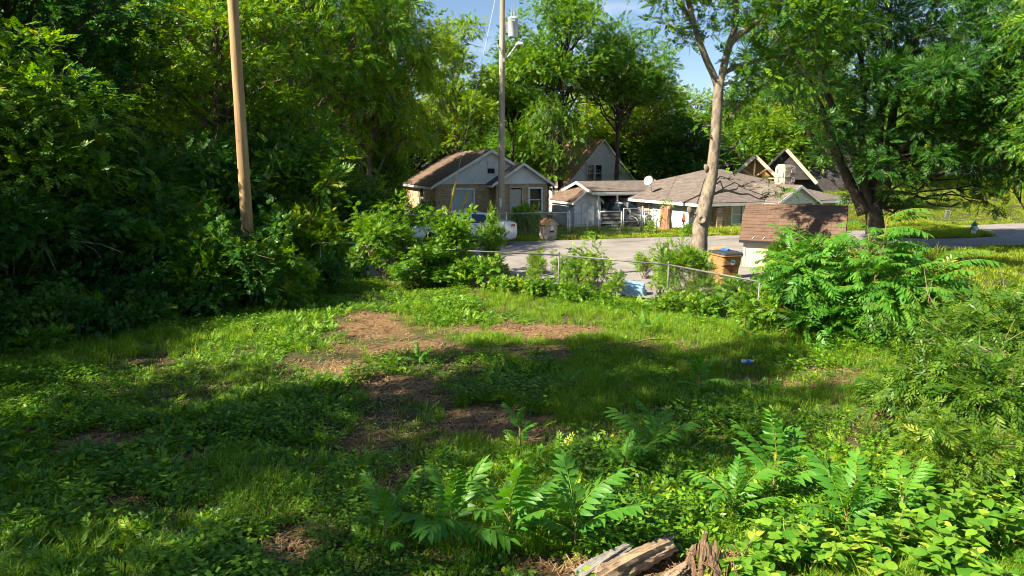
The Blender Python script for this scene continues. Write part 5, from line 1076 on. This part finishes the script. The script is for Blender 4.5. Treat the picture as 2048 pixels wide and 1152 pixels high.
# undergrowth wall at the left
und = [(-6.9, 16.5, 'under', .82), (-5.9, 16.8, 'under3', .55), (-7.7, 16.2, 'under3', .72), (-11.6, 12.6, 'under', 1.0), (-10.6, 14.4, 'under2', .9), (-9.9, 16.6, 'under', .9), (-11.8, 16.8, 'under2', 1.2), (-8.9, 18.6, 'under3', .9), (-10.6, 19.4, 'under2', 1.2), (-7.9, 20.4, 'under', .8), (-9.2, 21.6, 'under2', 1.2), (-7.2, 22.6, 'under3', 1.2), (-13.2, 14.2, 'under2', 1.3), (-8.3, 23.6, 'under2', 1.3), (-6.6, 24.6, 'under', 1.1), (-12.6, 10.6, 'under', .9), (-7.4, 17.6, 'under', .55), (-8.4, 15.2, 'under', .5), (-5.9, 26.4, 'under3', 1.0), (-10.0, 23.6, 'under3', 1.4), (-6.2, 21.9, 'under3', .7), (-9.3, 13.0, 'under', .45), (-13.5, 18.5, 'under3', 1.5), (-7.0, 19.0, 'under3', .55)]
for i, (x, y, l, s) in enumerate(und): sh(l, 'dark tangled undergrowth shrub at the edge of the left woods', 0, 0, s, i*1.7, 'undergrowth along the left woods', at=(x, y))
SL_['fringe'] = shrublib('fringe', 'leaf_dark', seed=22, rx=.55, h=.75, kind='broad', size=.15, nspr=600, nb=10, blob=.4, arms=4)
SL_['fringe2'] = shrublib('fringe2', 'weed', seed=23, rx=.5, h=.6, kind='pin', size=.34, nspr=260, nb=9, blob=.4, arms=3)
rf_ = random.Random(5)
for i in range(34):
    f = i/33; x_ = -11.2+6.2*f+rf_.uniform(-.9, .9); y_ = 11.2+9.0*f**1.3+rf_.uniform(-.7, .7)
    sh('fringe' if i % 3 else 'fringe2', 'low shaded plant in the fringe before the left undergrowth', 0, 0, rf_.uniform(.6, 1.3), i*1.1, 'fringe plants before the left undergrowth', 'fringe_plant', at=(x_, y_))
sh('slim', 'drooping narrow leaved shrub at the right edge', 1935, 905, (.95, .95, .9), .6, name='narrow_leaved_shrub')
sh('slim', 'narrow leaved shrub behind the drooping one at the right border', 0, 0, (1.15, 1.15, .95), 2.6, name='narrow_leaved_shrub', at=(8.0, 10.6))
sh('slim', 'low narrow leaved shrub in the right foreground', 0, 0, (.7, .7, .5), 1.6, name='narrow_leaved_shrub', at=(4.9, 6.9))
# yards across the street
for i, (px, py, l, s, lab) in enumerate(((1053, 470, 'small', (1.3, 1.0, 2.1), 'vine covered bush on the fence left of the stone mailbox'), (1298, 468, 'thin', .6, 'leafy vine growing beside the tall stump'), (1383, 474, 'small', (.7, .7, .9), 'yellow green weeds right of the stump'), (1180, 478, 'small', .5, 'little weed at the foot of the gate'), (838, 470, 'under', (.55, .55, .62), 'dark bush by the bungalow side wall'))): sh(l, lab, px, py, s, i, name='yard_bush')
sh('under3', 'leafy vine climbing in front of the shed wall', 1565, 560, (.45, .3, .5), 1, name='climbing_vine')
# ---- thicket of tree of heaven
t0 = onG(1725, 672); th = thing('tree_of_heaven_thicket', 'large sunlit thicket of fern-like fronds in front of the shed', 'thicket', (t0.x, t0.y, gzf(t0.x, t0.y))); rr = random.Random(12); st = MB()
for s in range(26):
    a = rr.uniform(0, 6.283); q = math.sqrt(rr.random()); e = Vector((math.cos(a)*q*1.8, math.sin(a)*q*1.2, (2.45-1.15*q*q)*rr.uniform(.86, 1.05))); b = Vector((e.x*.45, e.y*.45, -.05))
    pts = [b.lerp(e, k/5)+Vector((0, 0, .15*math.sin(math.pi*k/5))) for k in range(6)]; MB().tube(pts, [.022, .02, .017, .014, .011, .008], 6).build('stem', M['stem'], th, True)
    for i in range(11):
        f = .42+.58*(i+1)/11; k = min(4, int(f*5)); p = pts[k].lerp(pts[k+1], f*5-k); outw = math.atan2(e.y, e.x); yaw = i*2.4+rr.uniform(-.4, .4)
        yaw = yaw if rr.random() < .4 else outw+rr.uniform(-1.0, 1.0)
        place(rr.choice(FROND_FINE), 'frond', th, p, yaw, R(-14+44*f*f+rr.uniform(-14, 10)), rr.uniform(.8, 1.15), rr.uniform(-.25, .25))
cen = [(rr.uniform(-1.5, 1.5), rr.uniform(-.9, .9), rr.uniform(.3, 1.5)) for _ in range(26)]; C, d_, k_ = blobpoints(cen, [.5]*26, 1500, rng, bottom=-.9); C[:, 2] = np.maximum(C[:, 2], .05); V_, F_, A_ = cloud('pin', C, d_, .5, rng, droop=.3); obj('inner_foliage', npmesh('inner_foliage', V_, F_, M['leaf_heaven'], A_), th)
# ---- saplings of the same tree in the clearing; px, py, height, fronds, scale, label
SAP = [(1020, 1105, .42, 9, 1.35, 'largest sunlit fern-like sapling in the centre foreground'), (905, 1095, .34, 7, 1.25, 'fern-like sapling left of the largest foreground sapling'), (1150, 1100, .36, 7, 1.2, 'fern-like sapling right of the largest foreground sapling'),
       (1545, 1000, .55, 9, 1.2, 'tall fern-like sapling with upright sunlit fronds right of centre'), (1465, 1040, .30, 7, 1.05, 'shaded fern-like sapling left of the tall right one'), (1690, 1075, .34, 8, 1.05, 'bright fern-like sapling among the right foreground leaves'), (1800, 1050, .34, 7, 1.0, 'bright fern-like sapling near the right foreground shrubs'),
       (1310, 925, .36, 7, 1.15, 'dark bluish sapling in the shade at centre right'), (1395, 800, .5, 8, 1.1, 'shaded sapling in the middle of the shadow patch'), (1250, 960, .25, 6, .9, 'small sapling behind the fallen log'), (1790, 800, .28, 6, .8, 'small bright sapling by the bare patch at right'),
       (840, 745, .30, 6, .85, 'leafy sapling beside the central bare patch'), (590, 690, .2, 5, .7, 'tiny bright sapling at the left of the clearing'), (270, 640, .30, 6, .9, 'pale fronds sapling in the dark left undergrowth'), (1130, 790, .28, 6, .8, 'small sapling in the middle grass'), (770, 1090, .28, 6, 1.1, 'dark shaded sapling at left of the foreground group'),
       (1290, 675, .3, 6, .8, 'sapling below the blue tote'), (1040, 905, .34, 5, .9, 'thin upright sapling in the centre foreground'), (1440, 640, .4, 8, 1.0, 'sapling in front of the cart'), (1495, 690, .3, 7, .9, 'sapling at the left foot of the frond thicket')]
for i, (px, py, h_, nf, s_, lab) in enumerate(SAP):
    p = onG(px, py); sapling(lab, p, h_, nf, 100+i, s_*(.82 if i < 3 else .74), 'fern-like saplings in the clearing', FROND_BIG if i < 8 else FROND)
# ---- broad leaved shrubs, bottom right corner
BR = [(1580, 1135, .42, .42, 9, 'left broad leaved shrub of the bright corner'), (1690, 1150, .40, .40, 8, 'broad leaved shrub at the bottom edge, second from the left in the corner'), (1800, 1140, .50, .40, 9, 'broad leaved shrub in the middle of the bright corner'), (1900, 1110, .60, .40, 9, 'tall broad leaved shrub with pale upright tips'), (1990, 1090, .62, .45, 9, 'rightmost broad leaved shrub with a red stem'), (1960, 1010, .75, .3, 6, 'broad leaved shoot rising behind the corner shrubs'), (1480, 1165, .24, .35, 7, 'low broad leaved shrub right of the root stump'), (1940, 1180, .45, .5, 9, 'lowest broad leaved shrub at the corner edge')]
for i, (px, py, h_, rx_, ns_, lab) in enumerate(BR):
    p = onG(px, py); broad_shrub(lab, p, h_, rx_, ns_+3, 200+i, 7, 1.75)
# dead branches
def dead(label, pts, r0, fork=()):
    o = Vector(pts[0]); mb = MB(); pp = [Vector(p)-o for p in pts]; mb.tube(pp, np.linspace(r0, r0*.35, len(pp)), 6, wob=.15); t = thing('dead_branch', label, 'branch', o); mb.build('bough', M['twig'], t, True)
    for f in fork: MB().tube([Vector(p)-o for p in f], np.linspace(r0*.5, r0*.2, len(f)), 5, wob=.15).build('twig', M['twig'], t, True)
dead('thin dead branch leaning at the foot of the sedan shrubs', [onG(678, 552), P(697, 538, 20.3), P(716, 520, 20.4), P(727, 500, 20.5)], .022)
dead('long bare branch lying through the narrow leaved shrub', [P(1840, 680, 8.6), P(1900, 685, 8.5), P(1970, 695, 8.4), P(2040, 720, 8.2)], .016, [[P(1900, 685, 8.5), P(1880, 660, 8.6), P(1850, 640, 8.7)], [P(1960, 694, 8.4), P(1990, 708, 8.3), P(1940, 720, 8.2)]])
dead('grey forked twig standing right of the root stump', [onG(1480, 1125), P(1500, 1085, 5.35), P(1512, 1064, 5.4)], .007, [[P(1490, 1100, 5.3), P(1470, 1110, 5.25)]])
dead('pale dead branch caught in the left undergrowth', [P(105, 500, 14.6), P(150, 482, 14.5), P(200, 488, 14.4), P(245, 505, 14.3)], .014, [[P(160, 483, 14.5), P(190, 500, 14.3), P(205, 520, 14.2)]])
dead('bare stick lying in the shade at mid right', [onG(1245, 694)+Vector((0, 0, .05)), onG(1300, 690)+Vector((0, 0, .12)), onG(1340, 686)+Vector((0, 0, .06))], .02)
# ------------------------------------------------------------------ fallen log, slab and root stump
M['logwood'] = mat('logwood', (.22, .15, .095), (.40, .30, .20), 26, .92, bump=1, bscale=45, stretch=(.08, 1, 1), c3=(.07, .045, .03), s3=16)
M['greywood'] = mat('greywood', (.20, .185, .17), (.34, .32, .30), 26, .92, bump=1, bscale=45, stretch=(.08, 1, 1), c3=(.08, .07, .06), s3=16)
M['rootwood'] = mat('rootwood', (.10, .065, .04), (.22, .145, .09), 30, .95, bump=1, bscale=40, stretch=(.3, 1, 1))
M['root'] = mat('root', (.26, .145, .07), (.18, .11, .06), 10, .9)
def gnarl(name, a, b, r0, r1, m, seed, flat=1.0, n=26, seg=20, label=None, cat=None, parent=None):
    a = Vector(a); b = Vector(b); L = (b-a).length; rr = np.random.default_rng(seed); prof = 1+.17*rr.normal(size=n).clip(-1.6, 1.2); mb = MB()
    for i in range(seg+1):
        t = i/seg; r_ = r0+(r1-r0)*t
        for k in range(n):
            an = 2*math.pi*k/n; q = r_*prof[k]*(1+.10*math.sin(5*t+k*1.3)+.07*rr.normal()); x = L*t+(rr.uniform(-.16, .10)*L*.6 if i in (0, seg) else 0)
            mb.v.append((x, q*math.cos(an), q*math.sin(an)*flat+.03*L*math.sin(2.4*t)))
    for i in range(seg):
        for k in range(n): p = i*n+k; q = i*n+(k+1) % n; mb.f.append((p, q, q+n, p+n))
    mb.f.append(tuple(range(n-1, -1, -1))); mb.f.append(tuple(seg*n+k for k in range(n))); o = mb.build(name, M[m], parent); o.location = a; o.rotation_euler = (b-a).to_track_quat('X', 'Z').to_euler()
    return tag(o, label, cat)
gnarl('fallen_log', onG(1190, 1178)+Vector((0, 0, .05)), onG(1345, 1116)+Vector((0, 0, .13)), .115, .075, 'logwood', 3, .95, label='weathered brown fallen log in the centre foreground', cat='log')
gnarl('wood_slab', onG(1158, 1172)+Vector((0, 0, .09)), onG(1262, 1116)+Vector((0, 0, .12)), .08, .03, 'greywood', 5, .6, label='split grey wood slab lying against the fallen log', cat='wood')
gnarl('wood_chunk', onG(1335, 1165)+Vector((0, 0, .04)), onG(1388, 1135)+Vector((0, 0, .07)), .07, .02, 'logwood', 8, .6, label='short pale broken wood chunk below the root stump', cat='wood')
q = onG(1410, 1150); t = thing('root_stump', 'ragged upturned root stump with orange rootlets in the centre foreground', 'stump', q); rr = random.Random(6)
for i in range(26):
    a = rr.uniform(0, 6.283); d1 = rr.uniform(.01, .13); x_, y_ = d1*1.2*math.cos(a)+.03, d1*.8*math.sin(a); h_ = max(.08, .40-1.6*abs(x_-.01)-.5*d1)*rr.uniform(.7, 1.1); r_ = rr.uniform(.05, .075) if i < 7 else rr.uniform(.014, .035)
    gnarl('root_block', (x_*1.35, y_*1.4, -.05), (x_+rr.uniform(-.05, .02), y_+rr.uniform(-.03, .04), h_), r_*1.4, r_*.35, 'rootwood', 20+i, .8, 9, 7, parent=t)
mb = MB()
for i in range(60):
    x_, y_ = rr.uniform(-.16, .22), rr.uniform(-.16, .06); z_ = rr.uniform(.05, .3); a = rr.uniform(-2.6, -.4); l_ = rr.uniform(.06, .2); p0 = Vector((x_, y_, z_)); p1 = p0+Vector((math.cos(a)*l_*.5, math.sin(a)*l_*.4, rr.uniform(-.03, .05))); p2 = p1+Vector((rr.uniform(-.05, .05), rr.uniform(-.06, 0), -l_*.7)); p2.z = max(p2.z, .01)
    mb.tube([p0, p1, p2], [.004, .003, .0015], 4, cap=False)
mb.build('rootlets', M['root'], t, fix=False)['kind'] = 'stuff'
mb = MB()                                               # loose fibres and wood crumbs under the log
for i in range(420):
    p = onG(rr.uniform(1150, 1460), rr.uniform(1105, 1185)); a = rr.uniform(0, 6.3); l_ = rr.uniform(.04, .16); h_ = rr.uniform(.004, .05); p = p+Vector((0, 0, .008+h_*.3)); d1 = Vector((math.cos(a)*l_, math.sin(a)*l_, 0))
    mb.tube([p, p+d1*.5+Vector((0, 0, h_)), p+d1], [.004, .004, .0025], 4, cap=False)
tag(mb.build('wood_litter', M['root'], None, fix=False), 'loose root fibres and splinters under the fallen log', 'litter', kind='stuff')
# ------------------------------------------------------------------ grass and low weeds: geometry-node scatter
def blades(n, rad, hmin, hmax, w, seed, matn, bend=.5):
    r = np.random.default_rng(seed); a = r.uniform(0, 2*math.pi, n); q = rad*np.sqrt(r.random(n)); b = np.stack([q*np.cos(a), q*np.sin(a), np.full(n, -.01)], 1); h = r.uniform(hmin, hmax, n); da = a+r.normal(0, .9, n); bd = h*r.uniform(.1, bend, n); dr = np.stack([np.cos(da), np.sin(da), 0*da], 1); sd = np.stack([-np.sin(da), np.cos(da), 0*da], 1)*(w*r.uniform(.6, 1.3, n))[:, None]/2
    up = np.array([0, 0, 1.]); p1 = b+up*(h*.55)[:, None]+dr*(bd*.35)[:, None]; p2 = b+up*(h*.86)[:, None]+dr*(bd*.95)[:, None]+dr*(h*.12)[:, None]; p2[:, 2] -= bd*.25
    V = np.stack([b-sd, b+sd, p1+sd*.8, p1-sd*.8, p2+sd*.12, p2-sd*.12], 1).reshape(-1, 3); k = np.arange(n)[:, None]*6; Fc = np.concatenate([k+np.array([0, 1, 2, 3]), k+np.array([3, 2, 4, 5])])
    return npmesh('blades', V, Fc, M[matn], np.clip(r.normal(.45, .2, n), 0, 1).repeat(6))
def leaflets(n, rad, h, ln, wd, seed, matn, flat=.5):
    r = np.random.default_rng(seed); V = []; A = []
    for i in range(n):
        a = r.uniform(0, 6.283); q = rad*math.sqrt(r.random()); z = h*(.25+.75*r.random())*(1-.4*(q/rad)**2); da = a+r.normal()*.8; d = np.array([math.cos(da), math.sin(da), r.uniform(-.4, .5)]); d /= np.linalg.norm(d); nr = np.array([r.normal()*.4, r.normal()*.4, 1]); nr -= d*nr.dot(d); nr /= np.linalg.norm(nr); s = r.uniform(.6, 1.25)
        V.append(leafquad(np.array([q*math.cos(a), q*math.sin(a), z]), d, nr, ln*s, wd*s)); A += [np.clip(r.normal(.45, .2), 0, 1)]*4
    V = np.concatenate(V); return npmesh('leaves', V, np.arange(len(V)).reshape(-1, 4), M[matn], np.array(A))
def scatter(name, label, meshes, pts, rotz, scale, pick, tilt=.12):
    n = len(pts); coll = bpy.data.collections.new(name+'_tufts')
    for i, me in enumerate(meshes): coll.objects.link(bpy.data.objects.new('%s_tuft_%02d' % (name, i), me))
    me = bpy.data.meshes.new(name); me.vertices.add(n); me.vertices.foreach_set('co', np.asarray(pts, np.float32).ravel())
    rot = np.stack([rng.normal(0, tilt, n), rng.normal(0, tilt, n), rotz], 1).astype(np.float32)
    a = me.attributes.new('rot', 'FLOAT_VECTOR', 'POINT'); a.data.foreach_set('vector', rot.ravel()); a = me.attributes.new('sc', 'FLOAT', 'POINT'); a.data.foreach_set('value', np.asarray(scale, np.float32)); a = me.attributes.new('pk', 'INT', 'POINT'); a.data.foreach_set('value', np.asarray(pick, np.int32))
    ng = bpy.data.node_groups.new(name, 'GeometryNodeTree'); ng.interface.new_socket('Geometry', in_out='INPUT', socket_type='NodeSocketGeometry'); ng.interface.new_socket('Geometry', in_out='OUTPUT', socket_type='NodeSocketGeometry'); N = ng.nodes.new; lk = ng.links.new
    gi, go, ip, ci = N('NodeGroupInput'), N('NodeGroupOutput'), N('GeometryNodeInstanceOnPoints'), N('GeometryNodeCollectionInfo'); ci.inputs['Collection'].default_value = coll; ci.inputs['Separate Children'].default_value = True; ci.inputs['Reset Children'].default_value = True
    def at(nm, ty): k = N('GeometryNodeInputNamedAttribute'); k.data_type = ty; k.inputs['Name'].default_value = nm; return k.outputs['Attribute']
    e2r = N('FunctionNodeEulerToRotation'); lk(at('rot', 'FLOAT_VECTOR'), e2r.inputs[0]); ip.inputs['Pick Instance'].default_value = True
    lk(gi.outputs[0], ip.inputs['Points']); lk(ci.outputs[0], ip.inputs['Instance']); lk(at('pk', 'INT'), ip.inputs['Instance Index']); lk(e2r.outputs[0], ip.inputs['Rotation']); lk(at('sc', 'FLOAT'), ip.inputs['Scale']); lk(ip.outputs[0], go.inputs[0])
    o = obj(name, me); md = o.modifiers.new('scatter', 'NODES'); md.node_group = ng; return tag(o, label, name.split('_')[-1], kind='stuff')
_a, _b, _c = onG(1266, 592), onG(1494, 733), onG(1290, 1150)
CLEAR = [(_a.x, _a.y-.45, .62), (_b.x, _b.y-.12, .2), (_c.x, _c.y, .38), (_c.x-.3, _c.y-.1, .3), (_c.x+.4, _c.y, .3)]     # nothing sprouts through the tote, the bottle and the log
def lotpoints(n, ymax=21.5):
    y = 3.6+(ymax-3.6)*rng.random(n)**.85; x = (rng.random(n)*2-1)*(.80*y+1.2); k = (y < fence_y(x)+.15) & (x < 10.5) & (x > -12.5); x, y = x[k], y[k]
    for cx, cy, cr in CLEAR: k = (x-cx)**2+(y-cy)**2 > cr*cr; x, y = x[k], y[k]
    return x, y
GT = [blades(46, .13, .08, .24, .006, i, 'grass') for i in range(4)]+[blades(34, .10, .2, .42, .007, 10+i, 'grass', .9) for i in range(3)]
x, y = lotpoints(26000); D = dirt(x, y); zone = noise2(x, y, 2.2, 31)+.25*sst((x+2)/4)-.35*sst((7.5-y)/3)*sst((1.0-x)/2); keep = (rng.random(len(x)) > D*1.25) & (rng.random(len(x)) < np.clip((zone-.36)*3, .06, 1)); x, y, D = x[keep], y[keep], D[keep]
tall = noise2(x, y, 1.6, 33) > .56; pk = np.where(tall & (rng.random(len(x)) < .6), 4+rng.integers(0, 3, len(x)), rng.integers(0, 4, len(x))); sc_ = rng.uniform(.45, 1.0, len(x))*(1-.35*D)
scatter('lot_grass', 'uneven grass growing over the lot between bare dirt patches', GT, np.stack([x, y, gz(x, y)], 1), rng.uniform(0, 6.28, len(x)), sc_, pk); print('grass', len(x))
WT = [leaflets(24, .15, .10, .075, .042, i, 'weed') for i in range(3)]+[leaflets(34, .12, .24, .06, .03, 7+i, 'weed') for i in range(3)]+[leaflets(60, .17, .05, .028, .022, 17+i, 'weed') for i in range(2)]
def rosette(kind, n, size, seed):
    r = np.random.default_rng(seed); a = r.uniform(0, 6.283, n); C = np.stack([.03*np.cos(a), .03*np.sin(a), np.full(n, .02)], 1); O = np.stack([np.cos(a), np.sin(a), r.uniform(.3, 1.4, n)], 1); V, Fc, A = cloud(kind, C, O, size, r, droop=.0, jit=.2); return npmesh('rosette', V, Fc, M['weed'], A)
WT += [rosette('pin', 7, .20, 1), rosette('pin', 9, .15, 2), rosette('slim', 7, .14, 3), rosette('fine', 9, .18, 4)]
x, y = lotpoints(44000); D = dirt(x, y); zone = noise2(x, y, 1.7, 41)+.40*sst((-1.0-x)/4)+.35*sst((8.5-y)/3); keep = (rng.random(len(x)) > D*1.15) & (rng.random(len(x)) < np.clip((zone-.44)*2.6, .03, 1)); x, y, D = x[keep], y[keep], D[keep]
pk = np.where(noise2(x, y, 1.1, 43) > .55, 3+rng.integers(0, 3, len(x)), np.where(rng.random(len(x)) < .5, rng.integers(0, 3, len(x)), 6+rng.integers(0, 2, len(x))))
pk = np.where(rng.random(len(x)) < np.where(noise2(x, y, 1.9, 47) > .58, .28, .06), 8+rng.integers(0, 4, len(x)), pk)
scatter('low_weeds', 'low leafy weeds carpeting the shaded parts of the lot', WT, np.stack([x, y, gz(x, y)], 1), rng.uniform(0, 6.28, len(x)), rng.uniform(.55, 1.2, len(x))*(.55+.9*noise2(x, y, 1.3, 45)), pk); print('weeds', len(x))
# straw and twigs on the bare patches
def straws(n, seed):
    r = np.random.default_rng(seed); V = []
    for i in range(n):
        p = np.array([*r.normal(0, .12, 2), r.uniform(.004, .02)]); a = r.uniform(0, 6.28); d = np.array([math.cos(a), math.sin(a), r.normal()*.12])*r.uniform(.04, .14); s = np.array([-math.sin(a), math.cos(a), 0])*.0028; V.append([p-s, p+s, p+d+s, p+d-s])
    V = np.concatenate(V); return npmesh('straws', V, np.arange(len(V)).reshape(-1, 4), M['straw'])
M['clod'] = mat('clod', (.09, .052, .03), (.20, .115, .06), 30, .95)
def clods(n, seed):
    r = np.random.default_rng(seed); V = []; Fc = []; T = np.array([[1, 0, 0], [-1, 0, 0], [0, 1, 0], [0, -1, 0], [0, 0, 1], [0, 0, -1.]])
    for i in range(n):
        V.append(T*r.uniform(.5, 1.3, (6, 3))*r.uniform(.006, .026)+np.array([*r.normal(0, .14, 2), .004])); Fc += [[6*i+q for q in f] for f in ((0, 2, 4), (2, 1, 4), (1, 3, 4), (3, 0, 4), (2, 0, 5), (1, 2, 5), (3, 1, 5), (0, 3, 5))]
    return npmesh('clods', np.concatenate(V), np.array(Fc), M['clod'])
x, y = lotpoints(20000); D = dirt(x, y); k = rng.random(len(x)) < D*.35+.12; x, y = x[k], y[k]
scatter('dry_litter', 'dry straw, twigs and soil crumbs on the bare dirt', [straws(26, i) for i in range(3)]+[clods(16, i) for i in range(3)], np.stack([x, y, gz(x, y)+.004], 1), rng.uniform(0, 6.28, len(x)), rng.uniform(.7, 1.4, len(x)), rng.integers(0, 6, len(x)), .03); print('litter', len(x))
# lawns across the street
LT = [blades(60, .34, .08, .22, .022, 50+i, 'grass_lawn') for i in range(4)]+[blades(40, .3, .3, .55, .022, 60+i, 'grass_lawn', .9) for i in range(2)]
x = rng.uniform(-14, 52, 30000); y = rng.uniform(11, 70, 30000); ry = np.interp(x, [p[0] for p in FAR], [p[1] for p in FAR]); rn = np.interp(x, [p[0] for p in NEAR], [p[1] for p in NEAR])
ok = (((y > ry+.12) | ((y < rn-.1) & (x > 8) & ((x > 10.3) | (y > 20)))) & (np.abs(x) < .85*y)); x, y, ry = x[ok], y[ok], ry[ok]
inb = np.zeros(len(x), bool)
for (ox, oy, an, a, b, c, d) in ((-4.6, 41.5, 20, -.1, 7.1, -1.9, 10), (4.05, 44.4, 20, 0, 1.9, 0, 3.6), (10.6, 39.0, 23, -.1, 11.1, -.1, 11), (10.6, 39, 23, -3, 1, 6.5, 11), (4.6, 57, 23, 0, 6.5, 0, 9), (43, 68, 14, 0, 9, 0, 8), (8.05, 23.6, -27, 0, 3.5, 0, 2.3)):
    u = (x-ox)*math.cos(R(an))+(y-oy)*math.sin(R(an)); v = -(x-ox)*math.sin(R(an))+(y-oy)*math.cos(R(an)); inb |= (u > a) & (u < b) & (v > c) & (v < d)
x, y = x[~inb], y[~inb]; tall = (noise2(x, y, 3, 51) > .68); pk = np.where(tall, 4+rng.integers(0, 2, len(x)), rng.integers(0, 4, len(x)))
scatter('yard_grass', 'mown and overgrown grass of the yards across the street', LT, np.stack([x, y, gz(x, y)], 1), rng.uniform(0, 6.28, len(x)), rng.uniform(.6, 1.2, len(x))*np.where(y > 43, .8, 1), pk); print('lawn', len(x))
wx = np.array([p.x for p in WEDGE]); wy = np.array([p.y for p in WEDGE]); x = rng.uniform(wx.min(), wx.max(), 1500); y = rng.uniform(wy.min(), wy.max(), 1500)
ins = np.zeros(1500, bool); j = len(wx)-1
for i in range(len(wx)):
    c = ((wy[i] > y) != (wy[j] > y)) & (x < (wx[j]-wx[i])*(y-wy[i])/(wy[j]-wy[i]+1e-9)+wx[i]); ins ^= c; j = i
ins &= x < np.quantile(wx, .86); x, y = x[ins], y[ins]
scatter('island_grass', 'grass on the wedge by the hydrant', LT, np.stack([x, y, 0*x+.11], 1), rng.uniform(0, 6.28, len(x)), rng.uniform(.6, 1.1, len(x)), rng.integers(0, 4, len(x)))

# ------------------------------------------------------------------ labels that say which one of a row it is
ORD = ['first', 'second', 'third', 'fourth', 'fifth', 'sixth', 'seventh', 'eighth', 'ninth', 'tenth', 'eleventh', 'twelfth', 'thirteenth', 'fourteenth', 'fifteenth', 'sixteenth', 'seventeenth', 'eighteenth', 'nineteenth', 'twentieth']
def ordn(i): return ORD[i] if i < 20 else ('twenty-' if i < 29 else 'thirty-')+ORD[(i+1) % 10-1] if (i+1) % 10 else 'thirtieth'
for grp, tpl in (('undergrowth along the left woods', 'dark tangled undergrowth shrub of the left woods, %s from the left'), ('fringe plants before the left undergrowth', 'low shaded plant before the left undergrowth, %s from the left'),
                 ('low weed clumps along the near fence', 'low bright weed clump along the near fence, %s from the left'), ('far row of trees behind the houses', 'green tree in the far row behind the houses, %s from the left')):
    for i, o in enumerate(sorted([o for o in COL.objects if o.get('group') == grp and o.parent is None], key=lambda o: o.location.x/max(o.location.y, 1))): o['label'] = tpl % ordn(i)
